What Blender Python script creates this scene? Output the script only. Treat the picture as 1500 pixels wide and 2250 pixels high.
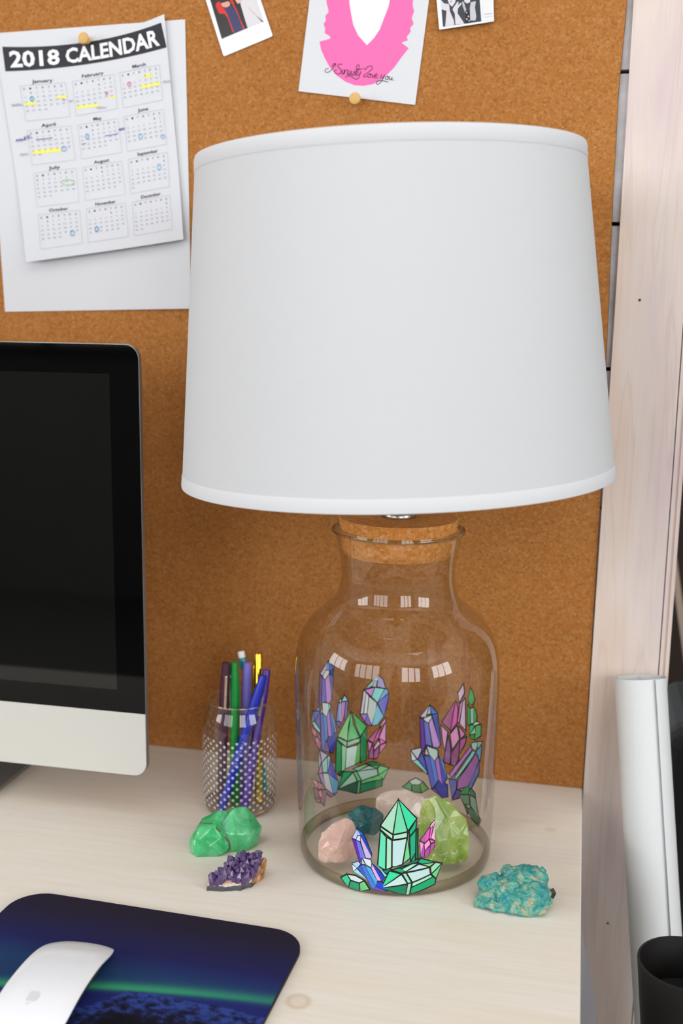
import bpy, bmesh, math, random, calendar as caltools
from mathutils import Vector, Matrix, noise

for _o in list(bpy.data.objects):
    bpy.data.objects.remove(_o, do_unlink=True)
C = bpy.context.scene.collection
SC = bpy.context.scene
random.seed(7)

# ------------------------------------------------------------------ camera
cam_d = bpy.data.cameras.new('camera')
cam = bpy.data.objects.new('camera', cam_d); C.objects.link(cam)
cr, cu, cf = Vector((.9773, .2116, .0133)), Vector((-.0516, .1762, .9830)), Vector((-.2056, .9613, -.1831))
cam.matrix_world = Matrix(((cr.x, cu.x, -cf.x, .15511), (cr.y, cu.y, -cf.y, -.99355), (cr.z, cu.z, -cf.z, .51991), (0, 0, 0, 1)))
cam_d.sensor_fit = 'VERTICAL'; cam_d.sensor_height = 36; cam_d.sensor_width = 24; cam_d.lens = 39.02
cam_d.clip_start = .02
cam_d.dof.use_dof = True; cam_d.dof.focus_distance = .985; cam_d.dof.aperture_fstop = 4.6
SC.camera = cam

# ------------------------------------------------------------------ world, lights, exposure
w = bpy.data.worlds.new('world'); SC.world = w; w.use_nodes = True
bg = w.node_tree.nodes['Background']; bg.inputs[0].default_value = (.94, .97, 1, 1); bg.inputs[1].default_value = 3.2

def area(name, loc, target, sx, sy, power, col=(1, 1, 1)):
    d = bpy.data.lights.new(name, 'AREA'); d.shape = 'RECTANGLE'; d.size = sx; d.size_y = sy
    d.energy = power; d.color = col
    o = bpy.data.objects.new(name, d); C.objects.link(o); o.location = loc
    o.rotation_euler = (Vector(target) - Vector(loc)).to_track_quat('-Z', 'Y').to_euler()
    return o
# daylight through the two banks of window panes in the wall behind the photographer
PANES_L = [-2.30, -1.80, -1.30, -.80]
PANES_R = [1.10, 1.60, 2.10]
for px in PANES_L: area('window_light', (px, -3.36, .97), (px, 0, .70), .42, 1.22, 7, (.985, .99, 1))
for px in PANES_R: area('window_light', (px, -3.36, .97), (px, 0, .70), .42, 1.22, 13, (.985, .99, 1))
# and through a window in each side wall
PANES_S = [-2.33, -1.80, -1.27]
for py in PANES_S: area('window_light', (2.96, py, 1.02), (0, py+.35, .75), .46, 1.05, 17, (.985, .99, 1))
for py in PANES_S: area('window_light', (-2.96, py, 1.02), (0, py+.35, .75), .46, 1.05, 15, (.985, .99, 1))
# ceiling panel lamps over the desk
for lx, lp in ((-.50, 7), (.62, 12)): area('ceiling_lamp_light', (lx, -.90, 1.86), (lx, -.90, 0), .92, .95, lp, (1, .985, .95))

SC.view_settings.view_transform = 'Standard'; SC.view_settings.look = 'None'
SC.view_settings.exposure = -0.55; SC.view_settings.gamma = 1.0; SC.view_settings.use_curve_mapping = False
SC.cycles.max_bounces = 12; SC.cycles.transparent_max_bounces = 24; SC.cycles.transmission_bounces = 10
SC.cycles.caustics_refractive = True; SC.cycles.caustics_reflective = False
SC.cycles.sample_clamp_indirect = 6; SC.cycles.use_denoising = True

# ------------------------------------------------------------------ helpers
def srgb(h):
    if isinstance(h, str): h = tuple(int(h[i:i+2], 16) for i in (0, 2, 4))
    return tuple(((c/255)/12.92 if c <= 10 else ((c/255+.055)/1.055)**2.4) for c in h) + (1,)

class NT:
    """small node-tree writer"""
    def __init__(s, name):
        s.m = bpy.data.materials.new(name); s.m.use_nodes = True; s.t = s.m.node_tree; s.n = s.t.nodes
        s.p = s.n['Principled BSDF']; s.out = s.n['Material Output']; s._co = None
    def add(s, typ, **kw):
        n = s.n.new(typ)
        for k, v in kw.items():
            if k.startswith('i_'): n.inputs[int(k[2:])].default_value = v
            else: setattr(n, k, v)
        return n
    def link(s, a, b): s.t.links.new(a, b)
    def co(s): 
        if s._co is None: s._co = s.add('ShaderNodeTexCoord').outputs['Object']
        return s._co
    def mapping(s, scale=(1, 1, 1), rot=(0, 0, 0)):
        mp = s.add('ShaderNodeMapping'); mp.inputs['Scale'].default_value = scale; mp.inputs['Rotation'].default_value = rot
        s.link(s.co(), mp.inputs[0]); return mp.outputs[0]
    def noise(s, scale, detail=4, rough=.6, vec=None, dist=0):
        n = s.add('ShaderNodeTexNoise'); n.inputs['Scale'].default_value = scale; n.inputs['Detail'].default_value = detail
        n.inputs['Roughness'].default_value = rough; n.inputs['Distortion'].default_value = dist
        s.link(vec or s.co(), n.inputs['Vector']); return n.outputs['Fac']
    def ramp(s, fac, stops):
        r = s.add('ShaderNodeValToRGB'); e = r.color_ramp.elements
        while len(e) < len(stops): e.new(.5)
        for k, (p, c) in enumerate(stops): e[k].position = p; e[k].color = srgb(c) if not (isinstance(c, tuple) and len(c) == 4) else c
        s.link(fac, r.inputs[0]); return r.outputs[0]
    def mix(s, fac, a, b, blend='MIX'):
        m = s.add('ShaderNodeMix', data_type='RGBA', blend_type=blend)
        for v, k in ((fac, 0), (a, 6), (b, 7)):
            if hasattr(v, 'links') or hasattr(v, 'is_linked'): s.link(v, m.inputs[k])
            else: m.inputs[k].default_value = v
        return m.outputs[2]
    def bump(s, h, strength=.3, dist=.001):
        b = s.add('ShaderNodeBump'); b.inputs['Strength'].default_value = strength; b.inputs['Distance'].default_value = dist
        s.link(h, b.inputs['Height']); s.link(b.outputs[0], s.p.inputs['Normal'])
    def base(s, v):
        if isinstance(v, (tuple, str)): s.p.inputs['Base Color'].default_value = srgb(v) if isinstance(v, str) or len(v) == 3 else v
        else: s.link(v, s.p.inputs['Base Color'])
    def set(s, **kw):
        for k, v in kw.items(): s.p.inputs[k.replace('_', ' ')].default_value = v
        return s

def plain(name, col, rough=.5, metal=0, **kw):
    m = NT(name); m.base(col); m.set(Roughness=rough, Metallic=metal, **kw); return m.m

def obj(name, bm, mat=None, parent=None, smooth=False):
    me = bpy.data.meshes.new(name)
    if isinstance(bm, bmesh.types.BMesh): bm.normal_update(); bm.to_mesh(me); bm.free()
    else: me.from_pydata(*bm)
    if smooth: me.polygons.foreach_set('use_smooth', [True]*len(me.polygons)); me.set_sharp_from_angle(angle=math.radians(38))
    o = bpy.data.objects.new(name, me); C.objects.link(o)
    if mat: me.materials.append(mat)
    if parent: o.parent = parent
    return o
def tag(o, label=None, cat=None, group=None, kind=None):
    if label: o['label'] = label
    if cat: o['category'] = cat
    if group: o['group'] = group
    if kind: o['kind'] = kind
    return o
def thing(name, label, cat, loc=(0, 0, 0), rot=(0, 0, 0), group=None):
    o = bpy.data.objects.new(name, None); C.objects.link(o); o.location = loc; o.rotation_euler = rot; o.empty_display_size = .02
    return tag(o, label, cat, group)
def box(bm, x0, x1, y0, y1, z0, z1, bevel=0, seg=2):
    r = bmesh.ops.create_cube(bm, size=1)
    bmesh.ops.scale(bm, vec=(x1-x0, y1-y0, z1-z0), verts=r['verts']); bmesh.ops.translate(bm, vec=((x0+x1)/2, (y0+y1)/2, (z0+z1)/2), verts=r['verts'])
    if bevel:
        es = list({e for v in r['verts'] for e in v.link_edges})
        bmesh.ops.bevel(bm, geom=es, offset=bevel, segments=seg, profile=.5, affect='EDGES')
    return bm
def nbox(*a, **k): return box(bmesh.new(), *a, **k)
def lathe(prof, n=96, drift=(0, 0), close=False):
    """revolve (r, z) pairs; drift leans the axis by dx, dy per metre"""
    bm = bmesh.new(); rows = []
    for r, z in prof:
        rows.append([bm.verts.new((r*math.cos(2*math.pi*k/n)+drift[0]*z, r*math.sin(2*math.pi*k/n)+drift[1]*z, z)) for k in range(n)] if r > 1e-6 else [bm.verts.new((drift[0]*z, drift[1]*z, z))])
    for a, b in zip(rows, rows[1:] + ([rows[0]] if close else [])):
        for k in range(n):
            q = [a[k % len(a)], a[(k+1) % len(a)], b[(k+1) % len(b)], b[k % len(b)]]
            u = []
            for v in q:
                if v not in u: u.append(v)
            if len(u) > 2: bm.faces.new(u)
    bmesh.ops.recalc_face_normals(bm, faces=bm.faces)
    return bm
def prism(pts, y0, y1):
    """closed outline in x,z extruded along y"""
    bm = bmesh.new()
    a = [bm.verts.new((x, y0, z)) for x, z in pts]; b = [bm.verts.new((x, y1, z)) for x, z in pts]
    bm.faces.new(a); bm.faces.new(b[::-1]); n = len(a)
    for k in range(n): bm.faces.new((a[k], b[k], b[(k+1) % n], a[(k+1) % n]))
    bmesh.ops.recalc_face_normals(bm, faces=bm.faces); return bm
def round_rect(x0, x1, z0, z1, r, n=8):
    out = []
    for cx, cz, a0 in ((x1-r, z1-r, 0), (x0+r, z1-r, 90), (x0+r, z0+r, 180), (x1-r, z0+r, 270)):
        for k in range(n+1):
            a = math.radians(a0+90*k/n); out.append((cx+r*math.cos(a), cz+r*math.sin(a)))
    return out
def tube(bm, p0, p1, radii, n=20):
    """capped round bar from p0 to p1; radii = [(t, r), ...]"""
    p0, p1 = Vector(p0), Vector(p1); d = p1-p0; q = d.to_track_quat('Z', 'Y'); rows = []
    for t, r in radii:
        c = p0+d*t; rows.append([bm.verts.new(c+q @ Vector((r*math.cos(2*math.pi*k/n), r*math.sin(2*math.pi*k/n), 0))) for k in range(n)])
    for a, b in zip(rows, rows[1:]):
        for k in range(n): bm.faces.new((a[k], a[(k+1) % n], b[(k+1) % n], b[k]))
    bm.faces.new(rows[0][::-1]); bm.faces.new(rows[-1]); return bm

# flat print: coloured polygons with a colour per face corner, on one material
def print_mat(name, rough=.55, spec=.3):
    m = NT(name); a = m.add('ShaderNodeAttribute', attribute_name='ink'); m.link(a.outputs['Color'], m.p.inputs['Base Color'])
    m.set(Roughness=rough); m.p.inputs['Specular IOR Level'].default_value = spec; return m.m
M_PRINT = print_mat('printed_ink')
class Ink:
    def __init__(s): s.v = []; s.f = []; s.c = []
    def poly(s, pts, col):
        i = len(s.v); s.v += [tuple(p) for p in pts]; s.f.append(tuple(range(i, i+len(pts)))); s.c.append(srgb(col))
    def build(s, name, parent, mat=None):
        me = bpy.data.meshes.new(name); me.from_pydata(s.v, [], s.f)
        at = me.color_attributes.new('ink', 'FLOAT_COLOR', 'CORNER'); k = 0
        buf = []
        for f, c in zip(s.f, s.c): buf += list(c)*len(f)
        at.data.foreach_set('color', buf)
        o = bpy.data.objects.new(name, me); C.objects.link(o); me.materials.append(mat or M_PRINT)
        if parent: o.parent = parent
        return o
def spline(pts, sub=5):
    if len(pts) < 3: return pts
    out = []; P = [pts[0]]+list(pts)+[pts[-1]]
    for i in range(1, len(P)-2):
        for k in range(sub):
            t = k/sub; a, b, c, d = P[i-1], P[i], P[i+1], P[i+2]
            out.append(tuple(.5*((2*b[j])+(-a[j]+c[j])*t+(2*a[j]-5*b[j]+4*c[j]-d[j])*t*t+(-a[j]+3*b[j]-3*c[j]+d[j])*t**3) for j in range(2)))
    out.append(tuple(pts[-1])); return out
def ribbon(ink, pts, width, col, lift):
    """pen stroke along 2-D points; lift(x, z) -> 3-D"""
    P = spline(pts)
    L = []
    for i, p in enumerate(P):
        a, b = P[max(0, i-1)], P[min(len(P)-1, i+1)]; dx, dz = b[0]-a[0], b[1]-a[1]; l = math.hypot(dx, dz) or 1e-9
        L.append((-dz/l*width/2, dx/l*width/2))
    for i in range(len(P)-1):
        p, q_, n0, n1 = P[i], P[i+1], L[i], L[i+1]
        ink.poly([lift(p[0]-n0[0], p[1]-n0[1]), lift(q_[0]-n1[0], q_[1]-n1[1]), lift(q_[0]+n1[0], q_[1]+n1[1]), lift(p[0]+n0[0], p[1]+n0[1])], col)
_gl = {}
def glyphs(s, bold=0.0):
    """(width, verts, faces) of a string in the built-in face, unit size"""
    if (s, bold) in _gl: return _gl[(s, bold)]
    cu_ = bpy.data.curves.new('t', 'FONT'); cu_.body = s; cu_.offset = bold; cu_.resolution_u = 2; cu_.fill_mode = 'FRONT' if hasattr(cu_, 'fill_mode') else cu_.fill_mode
    ob = bpy.data.objects.new('t', cu_); C.objects.link(ob)
    me = bpy.data.meshes.new_from_object(ob.evaluated_get(bpy.context.evaluated_depsgraph_get()))
    V = [(v.co.x, v.co.y) for v in me.vertices]; F = [tuple(p.vertices) for p in me.polygons]
    bpy.data.objects.remove(ob); bpy.data.meshes.remove(me); bpy.data.curves.remove(cu_)
    x0 = min(v[0] for v in V); x1 = max(v[0] for v in V)
    _gl[(s, bold)] = (x1-x0, [(x-x0, y) for x, y in V], F); return _gl[(s, bold)]

# ------------------------------------------------------------------ materials
def cork_mat(name, tint=1.0, scale=430):
    m = NT(name)
    v = m.add('ShaderNodeTexVoronoi'); v.inputs['Scale'].default_value = scale; m.link(m.co(), v.inputs['Vector'])
    sep = m.add('ShaderNodeSeparateColor'); m.link(v.outputs['Color'], sep.inputs[0])
    g = m.ramp(sep.outputs[0], [(0, '8d5322'), (.2, 'b67434'), (.55, 'c4823f'), (.85, 'd2955a'), (1, 'e0b07a')])
    n2 = m.noise(900, 3, .7); fine = m.ramp(n2, [(.3, '7d4a20'), (.5, 'bf7c3c'), (.7, 'd89a5c')])
    c = m.mix(.45, g, fine)
    patch = m.ramp(m.noise(9, 3, .6), [(.3, 'b87436'), (.7, 'cd8946')]); c = m.mix(.35, c, patch)
    spk = m.ramp(m.noise(260, 2, .5), [(.66, (0, 0, 0, 1)), (.74, (1, 1, 1, 1))]); c = m.mix(m_half(m, spk, .55), c, srgb('6b4426'))
    lt = m.ramp(m.noise(310, 2, .5, vec=m.mapping((1, 1, 1.3))), [(.68, (0, 0, 0, 1)), (.76, (1, 1, 1, 1))]); c = m.mix(m_half(m, lt, .5), c, srgb('e8bf8c'))
    if tint != 1: c = m.mix(1.0, c, (tint, tint, tint, 1), 'MULTIPLY')
    m.base(c); m.set(Roughness=.85); m.p.inputs['Specular IOR Level'].default_value = .2
    m.bump(n2, .35, .0006); return m.m
def m_half(m, col, k):
    mm = m.add('ShaderNodeMath', operation='MULTIPLY'); mm.inputs[1].default_value = k; m.link(col, mm.inputs[0]); return mm.outputs[0]
M_CORK = cork_mat('cork_sheet', .76); M_STOPPER = cork_mat('cork_stopper', 1.25, 330)

def wood_desk():
    m = NT('pale_plywood')
    warp = m.noise(3.0, 3, .5, vec=m.mapping((1, 5, 5)))
    gr = m.noise(10, 5, .6, vec=m.mapping((.6, 14, 14)), dist=.6)
    c = m.ramp(gr, [(.25, 'e3d9c9'), (.5, 'ebe4d9'), (.75, 'f0ebe4')])
    f = m.ramp(m.noise(40, 4, .7, vec=m.mapping((.5, 18, 18))), [(.35, 'e6dccb'), (.65, 'f1ebe2')]); c = m.mix(.4, c, f)
    c = m.mix(m_half(m, m.ramp(warp, [(.45, (0, 0, 0, 1)), (.7, (1, 1, 1, 1))]), .35), c, srgb('e9d8bc'))
    for kx, ky, r in ((.1469, .0772, .0065), (-.0311, -.2559, .0085), (-.055, -.45, .01)):   # small knots
        d = m.add('ShaderNodeVectorMath', operation='DISTANCE'); d.inputs[1].default_value = (kx, ky, 0); m.link(m.co(), d.inputs[0])
        ring = m.ramp(d.outputs['Value'], [(0, (.5, .5, .5, 1)), (r*.55, (.25, .25, .25, 1)), (r*.85, (1, 1, 1, 1)), (r*1.15, (0, 0, 0, 1))])
        c = m.mix(m_half(m, ring, .5), c, srgb('b98a55'))
    m.base(c); m.set(Roughness=.55); m.p.inputs['Specular IOR Level'].default_value = .25; m.bump(gr, .08, .0005); return m.m
M_DESK = wood_desk()
def wood_post(name, a='d3bba9', b='e2d3c8', c3='cfb8b4'):
    m = NT(name)
    g = m.noise(9, 5, .6, vec=m.mapping((16, 16, .5)), dist=.5)
    c = m.ramp(g, [(.2, a), (.5, b), (.8, c3)])
    p = m.ramp(m.noise(5, 3, .5, vec=m.mapping((3, 3, .8))), [(.35, 'd8bfae'), (.5, 'dccfca'), (.68, 'cdb9c0')]); c = m.mix(.55, c, p)
    br = m.ramp(m.noise(4, 4, .5, vec=m.mapping((7, 7, .45)), dist=1.4), [(.47, (0, 0, 0, 1)), (.5, (1, 1, 1, 1)), (.53, (0, 0, 0, 1))]); c = m.mix(m_half(m, br, .16), c, srgb('b08d86'))
    m.base(c); m.set(Roughness=.6); m.bump(g, .05, .0004); return m.m
M_POST = wood_post('whitewashed_pine'); M_POST2 = wood_post('whitewashed_pine_edge', 'd8b894', 'e0cdbb', 'c9aaa0')

def fabric_mat():
    m = NT('white_linen')
    a = m.noise(1, 2, .5, vec=m.mapping((250, 250, 3200))); b = m.noise(1, 2, .5, vec=m.mapping((2600, 2600, 120)))
    s = m.add('ShaderNodeMath', operation='ADD'); m.link(a, s.inputs[0]); m.link(b, s.inputs[1])
    m.base(m.mix(m_half(m, a, .5), srgb('cfd0d2'), srgb('c9cacd'))); m.set(Roughness=.9); m.p.inputs['Specular IOR Level'].default_value = .15
    m.bump(s.outputs[0], .25, .0004); return m.m
M_LINEN = fabric_mat(); M_TRIM = plain('white_tape', 'd4d5d8', .85)

def glass_mat(name, tint=(.97, .975, .965), edge=(.50, .50, .44), k=1.7, pw=.12):
    """thin-walled clear glass: Fresnel reflection over a see-through body that darkens where the wall is seen edge on"""
    m = NT(name); m.n.remove(m.p)
    geo = m.add('ShaderNodeNewGeometry')                               # same reflectance on both sides of the thin wall
    ior = m.add('ShaderNodeMath', operation='MULTIPLY_ADD'); ior.inputs[1].default_value = 1/1.5-1.5; ior.inputs[2].default_value = 1.5; m.link(geo.outputs['Backfacing'], ior.inputs[0])
    fr = m.add('ShaderNodeFresnel'); m.link(ior.outputs[0], fr.inputs[0])
    mul = m.add('ShaderNodeMath', operation='MULTIPLY', use_clamp=True); mul.inputs[1].default_value = k; m.link(fr.outputs[0], mul.inputs[0])
    lw = m.add('ShaderNodeLayerWeight'); lw.inputs[0].default_value = pw
    col = m.mix(lw.outputs['Facing'], tint+(1,), edge+(1,))
    tr = m.add('ShaderNodeBsdfTransparent'); m.link(col, tr.inputs[0])
    gl = m.add('ShaderNodeBsdfGlossy'); gl.inputs['Roughness'].default_value = .015; gl.inputs['Color'].default_value = (1, 1, 1, 1)
    mx = m.add('ShaderNodeMixShader'); m.link(mul.outputs[0], mx.inputs[0]); m.link(tr.outputs[0], mx.inputs[1]); m.link(gl.outputs[0], mx.inputs[2])
    m.link(mx.outputs[0], m.out.inputs[0]); return m.m
M_GLASS = glass_mat('clear_glass', (.985, .985, .975), (.52, .50, .42), 1.1)
M_FOOT = glass_mat('tinted_foot_glass', (.90, .87, .79), (.38, .34, .24), 1.0, .3)
M_FLOORGLASS = glass_mat('clear_floor_glass', (.99, .985, .97), (.9, .89, .85), .6)
M_CUP = glass_mat('clear_cup_glass', (.985, .985, .985), (.66, .61, .57), 1.25)
def solid_glass(name, col):
    m = NT(name); m.base(col); m.set(Roughness=.02, IOR=1.48); m.p.inputs['Transmission Weight'].default_value = 1; return m.m
M_THICK = solid_glass('thick_glass', (.80, .82, .74, 1)); M_THICKCUP = solid_glass('thick_cup_glass', (.95, .90, .88, 1))

M_PAPER = plain('white_paper', 'd9dbe0', .8); M_CARD = plain('glossy_card', 'e9ecf0', .35)
M_NICKEL = plain('brushed_nickel', 'b8b0a4', .28, 1); M_GOLD = plain('polished_gold', 'd9b53c', .18, 1); M_STEEL = plain('steel_clip', 'cdb9a4', .22, 1)
M_ALU = plain('silver_aluminium', 'd0d0ca', .42, .25); M_ALUG = plain('grey_aluminium', '8f8d8b', .35, .6)
M_WHITE = plain('white_plastic', 'eef0f5', .22); M_BLACK = plain('black_plastic', '141312', .5); M_WALL = plain('painted_wall', 'e2e0dc', .9)

# ------------------------------------------------------------------ room shell
FL = -.74
tag(obj('floor', nbox(-3, 3, -3.4, 1.4, FL-.05, FL), plain('concrete_floor', '57524c', .7)), kind='structure')
tag(obj('ceiling', nbox(-3, 3, -3.4, 1.4, 1.96, 2.02), plain('ceiling_paint', 'efeeec', .9)), kind='structure')
for nm_, x0, x1 in (('wall_left', -3.06, -3), ('wall_right', 3, 3.06)):
    bm = bmesh.new()
    for y0, y1, z0, z1 in ((-3.4, 1.4, FL, .47), (-3.4, 1.4, 1.58, 1.96), (-3.4, -2.60, .47, 1.58), (-1.0, 1.4, .47, 1.58)): box(bm, x0, x1, y0, y1, z0, z1)
    tag(obj(nm_, bm, M_WALL), kind='structure')
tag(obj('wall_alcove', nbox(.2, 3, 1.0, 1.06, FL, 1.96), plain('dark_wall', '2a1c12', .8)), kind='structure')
bm = bmesh.new(); yf0, yf1 = -3.46, -3.4                                   # wall behind the photographer, with two window openings
for x0, x1, z0, z1 in ((-3, 3, FL, .32), (-3, 3, 1.62, 1.96), (-3, -2.55, .32, 1.62), (-.55, .85, .32, 1.62), (2.35, 3, .32, 1.62)): box(bm, x0, x1, yf0, yf1, z0, z1)
tag(obj('wall_front', bm, plain('front_wall', '8a8780', .9)), kind='structure')
M_FRAME = plain('window_frame_paint', '5a564f', .6)
for n, (x0, x1, panes) in enumerate(((-2.55, -.55, PANES_L), (.85, 2.35, PANES_R)), 1):
    bm = bmesh.new()
    for zz in (.32, 1.59): box(bm, x0, x1, -3.40, -3.34, zz, zz+.03)
    for xx in [x0+.01]+[(a+b)/2 for a, b in zip(panes, panes[1:])]+[x1-.01]: box(bm, xx-.02, xx+.02, -3.395, -3.345, .35, 1.59)
    tag(obj('window_%d' % n, bm, M_FRAME), kind='structure')
for n, xs in ((3, 2.97), (4, -3.0)):
    bm = bmesh.new()
    for zz in (.47, 1.55): box(bm, xs, xs+.03, -2.60, -1.0, zz, zz+.03)
    for yy in (-2.585, -2.065, -1.535, -1.015): box(bm, xs, xs+.03, yy-.015, yy+.015, .50, 1.55)
    tag(obj('window_%d' % n, bm, M_FRAME), kind='structure')
# painted block wall: only a sliver shows between the cork board and the post
wall = tag(obj('wall_back', nbox(-3, .262, .2145, .33, FL, 1.96), plain('block_joint', '8d8d8e', .9)), kind='structure')
mb = NT('painted_block'); mb.base(mb.ramp(mb.noise(30, 4, .6), [(.3, 'a9aaae'), (.7, 'd0d1d5')])); mb.set(Roughness=.8); mb.bump(mb.noise(60, 4, .6), .6, .002)
BOARD_EDGE = [(.1785, .0006), (.1795, .12), (.1803, .336), (.1785, .43), (.1775, .51), (.1757, .62), (.1753, .73), (.1786, .814), (.180, 1.05)]
def board_x(z):
    for (xa, za), (xb, zb) in zip(BOARD_EDGE, BOARD_EDGE[1:]):
        if z <= zb: return xa+(xb-xa)*max(0, z-za)/(zb-za)
    return .18
for k in range(6):
    z0 = .604-.145*3+.145*k+.002; zs = [z0+.0235*i for i in range(7)]
    obj('block', prism([(.259, zs[0]), (.259, zs[-1])]+[(board_x(z)+.0004, z) for z in reversed(zs)], .1885+random.uniform(-.0006, .0006), .2146), mb.m, wall)

# whitewashed pine post at the right of the board, built up from a wide plank and narrower edge strips
post = tag(obj('trim_1', prism([(.1797-.74*.0045, FL), (.2475-.0035, FL), (.2497, .14), (.2508, .53), (.2525, 1.96), (.1885, 1.96), (.1838, .51), (.1797, .02)], .181, .212), M_POST), kind='structure')
for n_, x0, x1, y0, mt in (('edge_strip', .2488, .2522, .1825, M_POST), ('edge_strip', .2521, .2548, .1850, M_POST2), ('edge_strip', .2547, .2585, .1835, M_POST2)):
    sh = .0035
    obj(n_, prism([(x0-sh, FL), (x1-sh, FL), (x1+.0022, .14), (x1+.0033, .53), (x1+.005, 1.96), (x0+.005, 1.96), (x0+.0033, .53), (x0+.0022, .14)], y0, .2118), mt, post)
M_NAIL = plain('nail_hole', '3b3024', .8)
for nx, nz in ((.2075, .529), (.2145, -.155)):
    b_ = bmesh.new(); bmesh.ops.create_circle(b_, cap_ends=True, radius=.0014, segments=10); bmesh.ops.rotate(b_, matrix=Matrix.Rotation(math.pi/2, 3, 'X'), verts=b_.verts); bmesh.ops.translate(b_, vec=(nx, .1807, nz), verts=b_.verts)
    obj('nail_hole', b_, M_NAIL, post)

# ------------------------------------------------------------------ desk
desk = thing('desk', 'pale plywood desk under the lamp and the computer', 'desk', (-.60, -.20, FL))
def dpart(n, bm, m): o = obj(n, bm, m, desk); o.matrix_parent_inverse = Matrix.Translation((.60, .20, -FL)); return o
dpart('desk_top', nbox(-1.40, .1783, -.425, .2035, -.030, 0, .0012), M_DESK)
dpart('apron', nbox(-1.34, .13, -.40, .19, -.09, -.0302), M_DESK)
for x, y in ((-1.34, -.40), (.07, -.40), (-1.34, .13), (.07, .13)): dpart('leg', nbox(x, x+.06, y, y+.06, FL, -.0904, .002), M_DESK)

# ------------------------------------------------------------------ cork board and what is pinned to it
BY = .18406
ed = BOARD_EDGE
tag(obj('cork_board', prism([(-1.35, .0006)]+ed+[(-1.35, 1.05)], BY, .2025), M_CORK), 'large brown cork pin board standing on the back of the desk', 'pin board')

# outlines of the paper pieces and their print, as x,z on the board in metres
MONTHS = {'January':[(-0.4620,0.7511),(-0.4083,0.7533),(-0.4040,0.7180),(-0.4568,0.7142)], 'February':[(-0.4005,0.7541),(-0.3519,0.7601),(-0.3491,0.7249),(-0.3970,0.7186)], 'March':[(-0.3457,0.7613),(-0.2997,0.7680),(-0.2968,0.7324),(-0.3422,0.7255)], 'April':[(-0.4556,0.7042),(-0.4037,0.7084),(-0.3994,0.6727),(-0.4511,0.6676)], 'May':[(-0.3955,0.7090),(-0.3485,0.7147),(-0.3448,0.6797),(-0.3922,0.6733)], 'June':[(-0.3419,0.7167),(-0.2965,0.7230),(-0.2930,0.6874),(-0.3384,0.6804)], 'July':[(-0.4497,0.6590),(-0.3988,0.6637),(-0.3958,0.6276),(-0.4461,0.6228)], 'August':[(-0.3913,0.6644),(-0.3455,0.6705),(-0.3411,0.6355),(-0.3882,0.6290)], 'September':[(-0.3377,0.6722),(-0.2924,0.6789),(-0.2902,0.6433),(-0.3348,0.6362)], 'October':[(-0.4447,0.6141),(-0.3947,0.6189),(-0.3913,0.5831),(-0.4410,0.5771)], 'November':[(-0.3873,0.6203),(-0.3413,0.6262),(-0.3374,0.5908),(-0.3845,0.5842)], 'December':[(-0.3333,0.6272),(-0.2898,0.6344),(-0.2871,0.5986),(-0.3305,0.5914)]}
PAGE = [(-0.4896,0.7990),(-0.3837,0.7991),(-0.2934,0.8181),(-0.4588,0.5625),(-0.3635,0.5748),(-0.2741,0.5876)]
HEADER = [(-0.4812,0.7921),(-0.3838,0.7935),(-0.2971,0.8097),(-0.4786,0.7666),(-0.3824,0.7713),(-0.2913,0.7850)]
HIGHLIGHTS = [[(-0.4573,0.7344),(-0.4442,0.7347),(-0.4443,0.7311),(-0.4572,0.7308)],[(-0.4196,0.7397),(-0.4075,0.7400),(-0.4076,0.7374),(-0.4194,0.7371)],[(-0.3970,0.7289),(-0.3705,0.7305),(-0.3703,0.7276),(-0.3968,0.7257)],[(-0.3572,0.7378),(-0.3502,0.7383),(-0.3503,0.7360),(-0.3570,0.7357)],[(-0.3186,0.7581),(-0.3082,0.7597),(-0.3078,0.7564),(-0.3184,0.7555)],[(-0.3217,0.7479),(-0.3000,0.7512),(-0.2996,0.7477),(-0.3215,0.7448)],[(-0.4496,0.6831),(-0.4165,0.6856),(-0.4159,0.6816),(-0.4493,0.6791)]]
RINGS = [('2fa8c8',(-0.4483,0.7374),0.0020,0.0022),('6fb0d8',(-0.3848,0.6970),0.0019,0.0025),('8fc0e0',(-0.3228,0.6959),0.0022,0.0026),('9fb8e0',(-0.2974,0.6952),0.0020,0.0020),('7fb4dc',(-0.4124,0.6844),0.0026,0.0026),('8fc4e4',(-0.3020,0.6641),0.0022,0.0029),('5fa8d8',(-0.4033,0.5944),0.0023,0.0029),('3fa0d0',(-0.3743,0.5987),0.0020,0.0025),('e878b0',(-0.3346,0.7496),0.0020,0.0020),('b8d8a8',(-0.4086,0.6491),0.0075,0.0029)]
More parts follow.
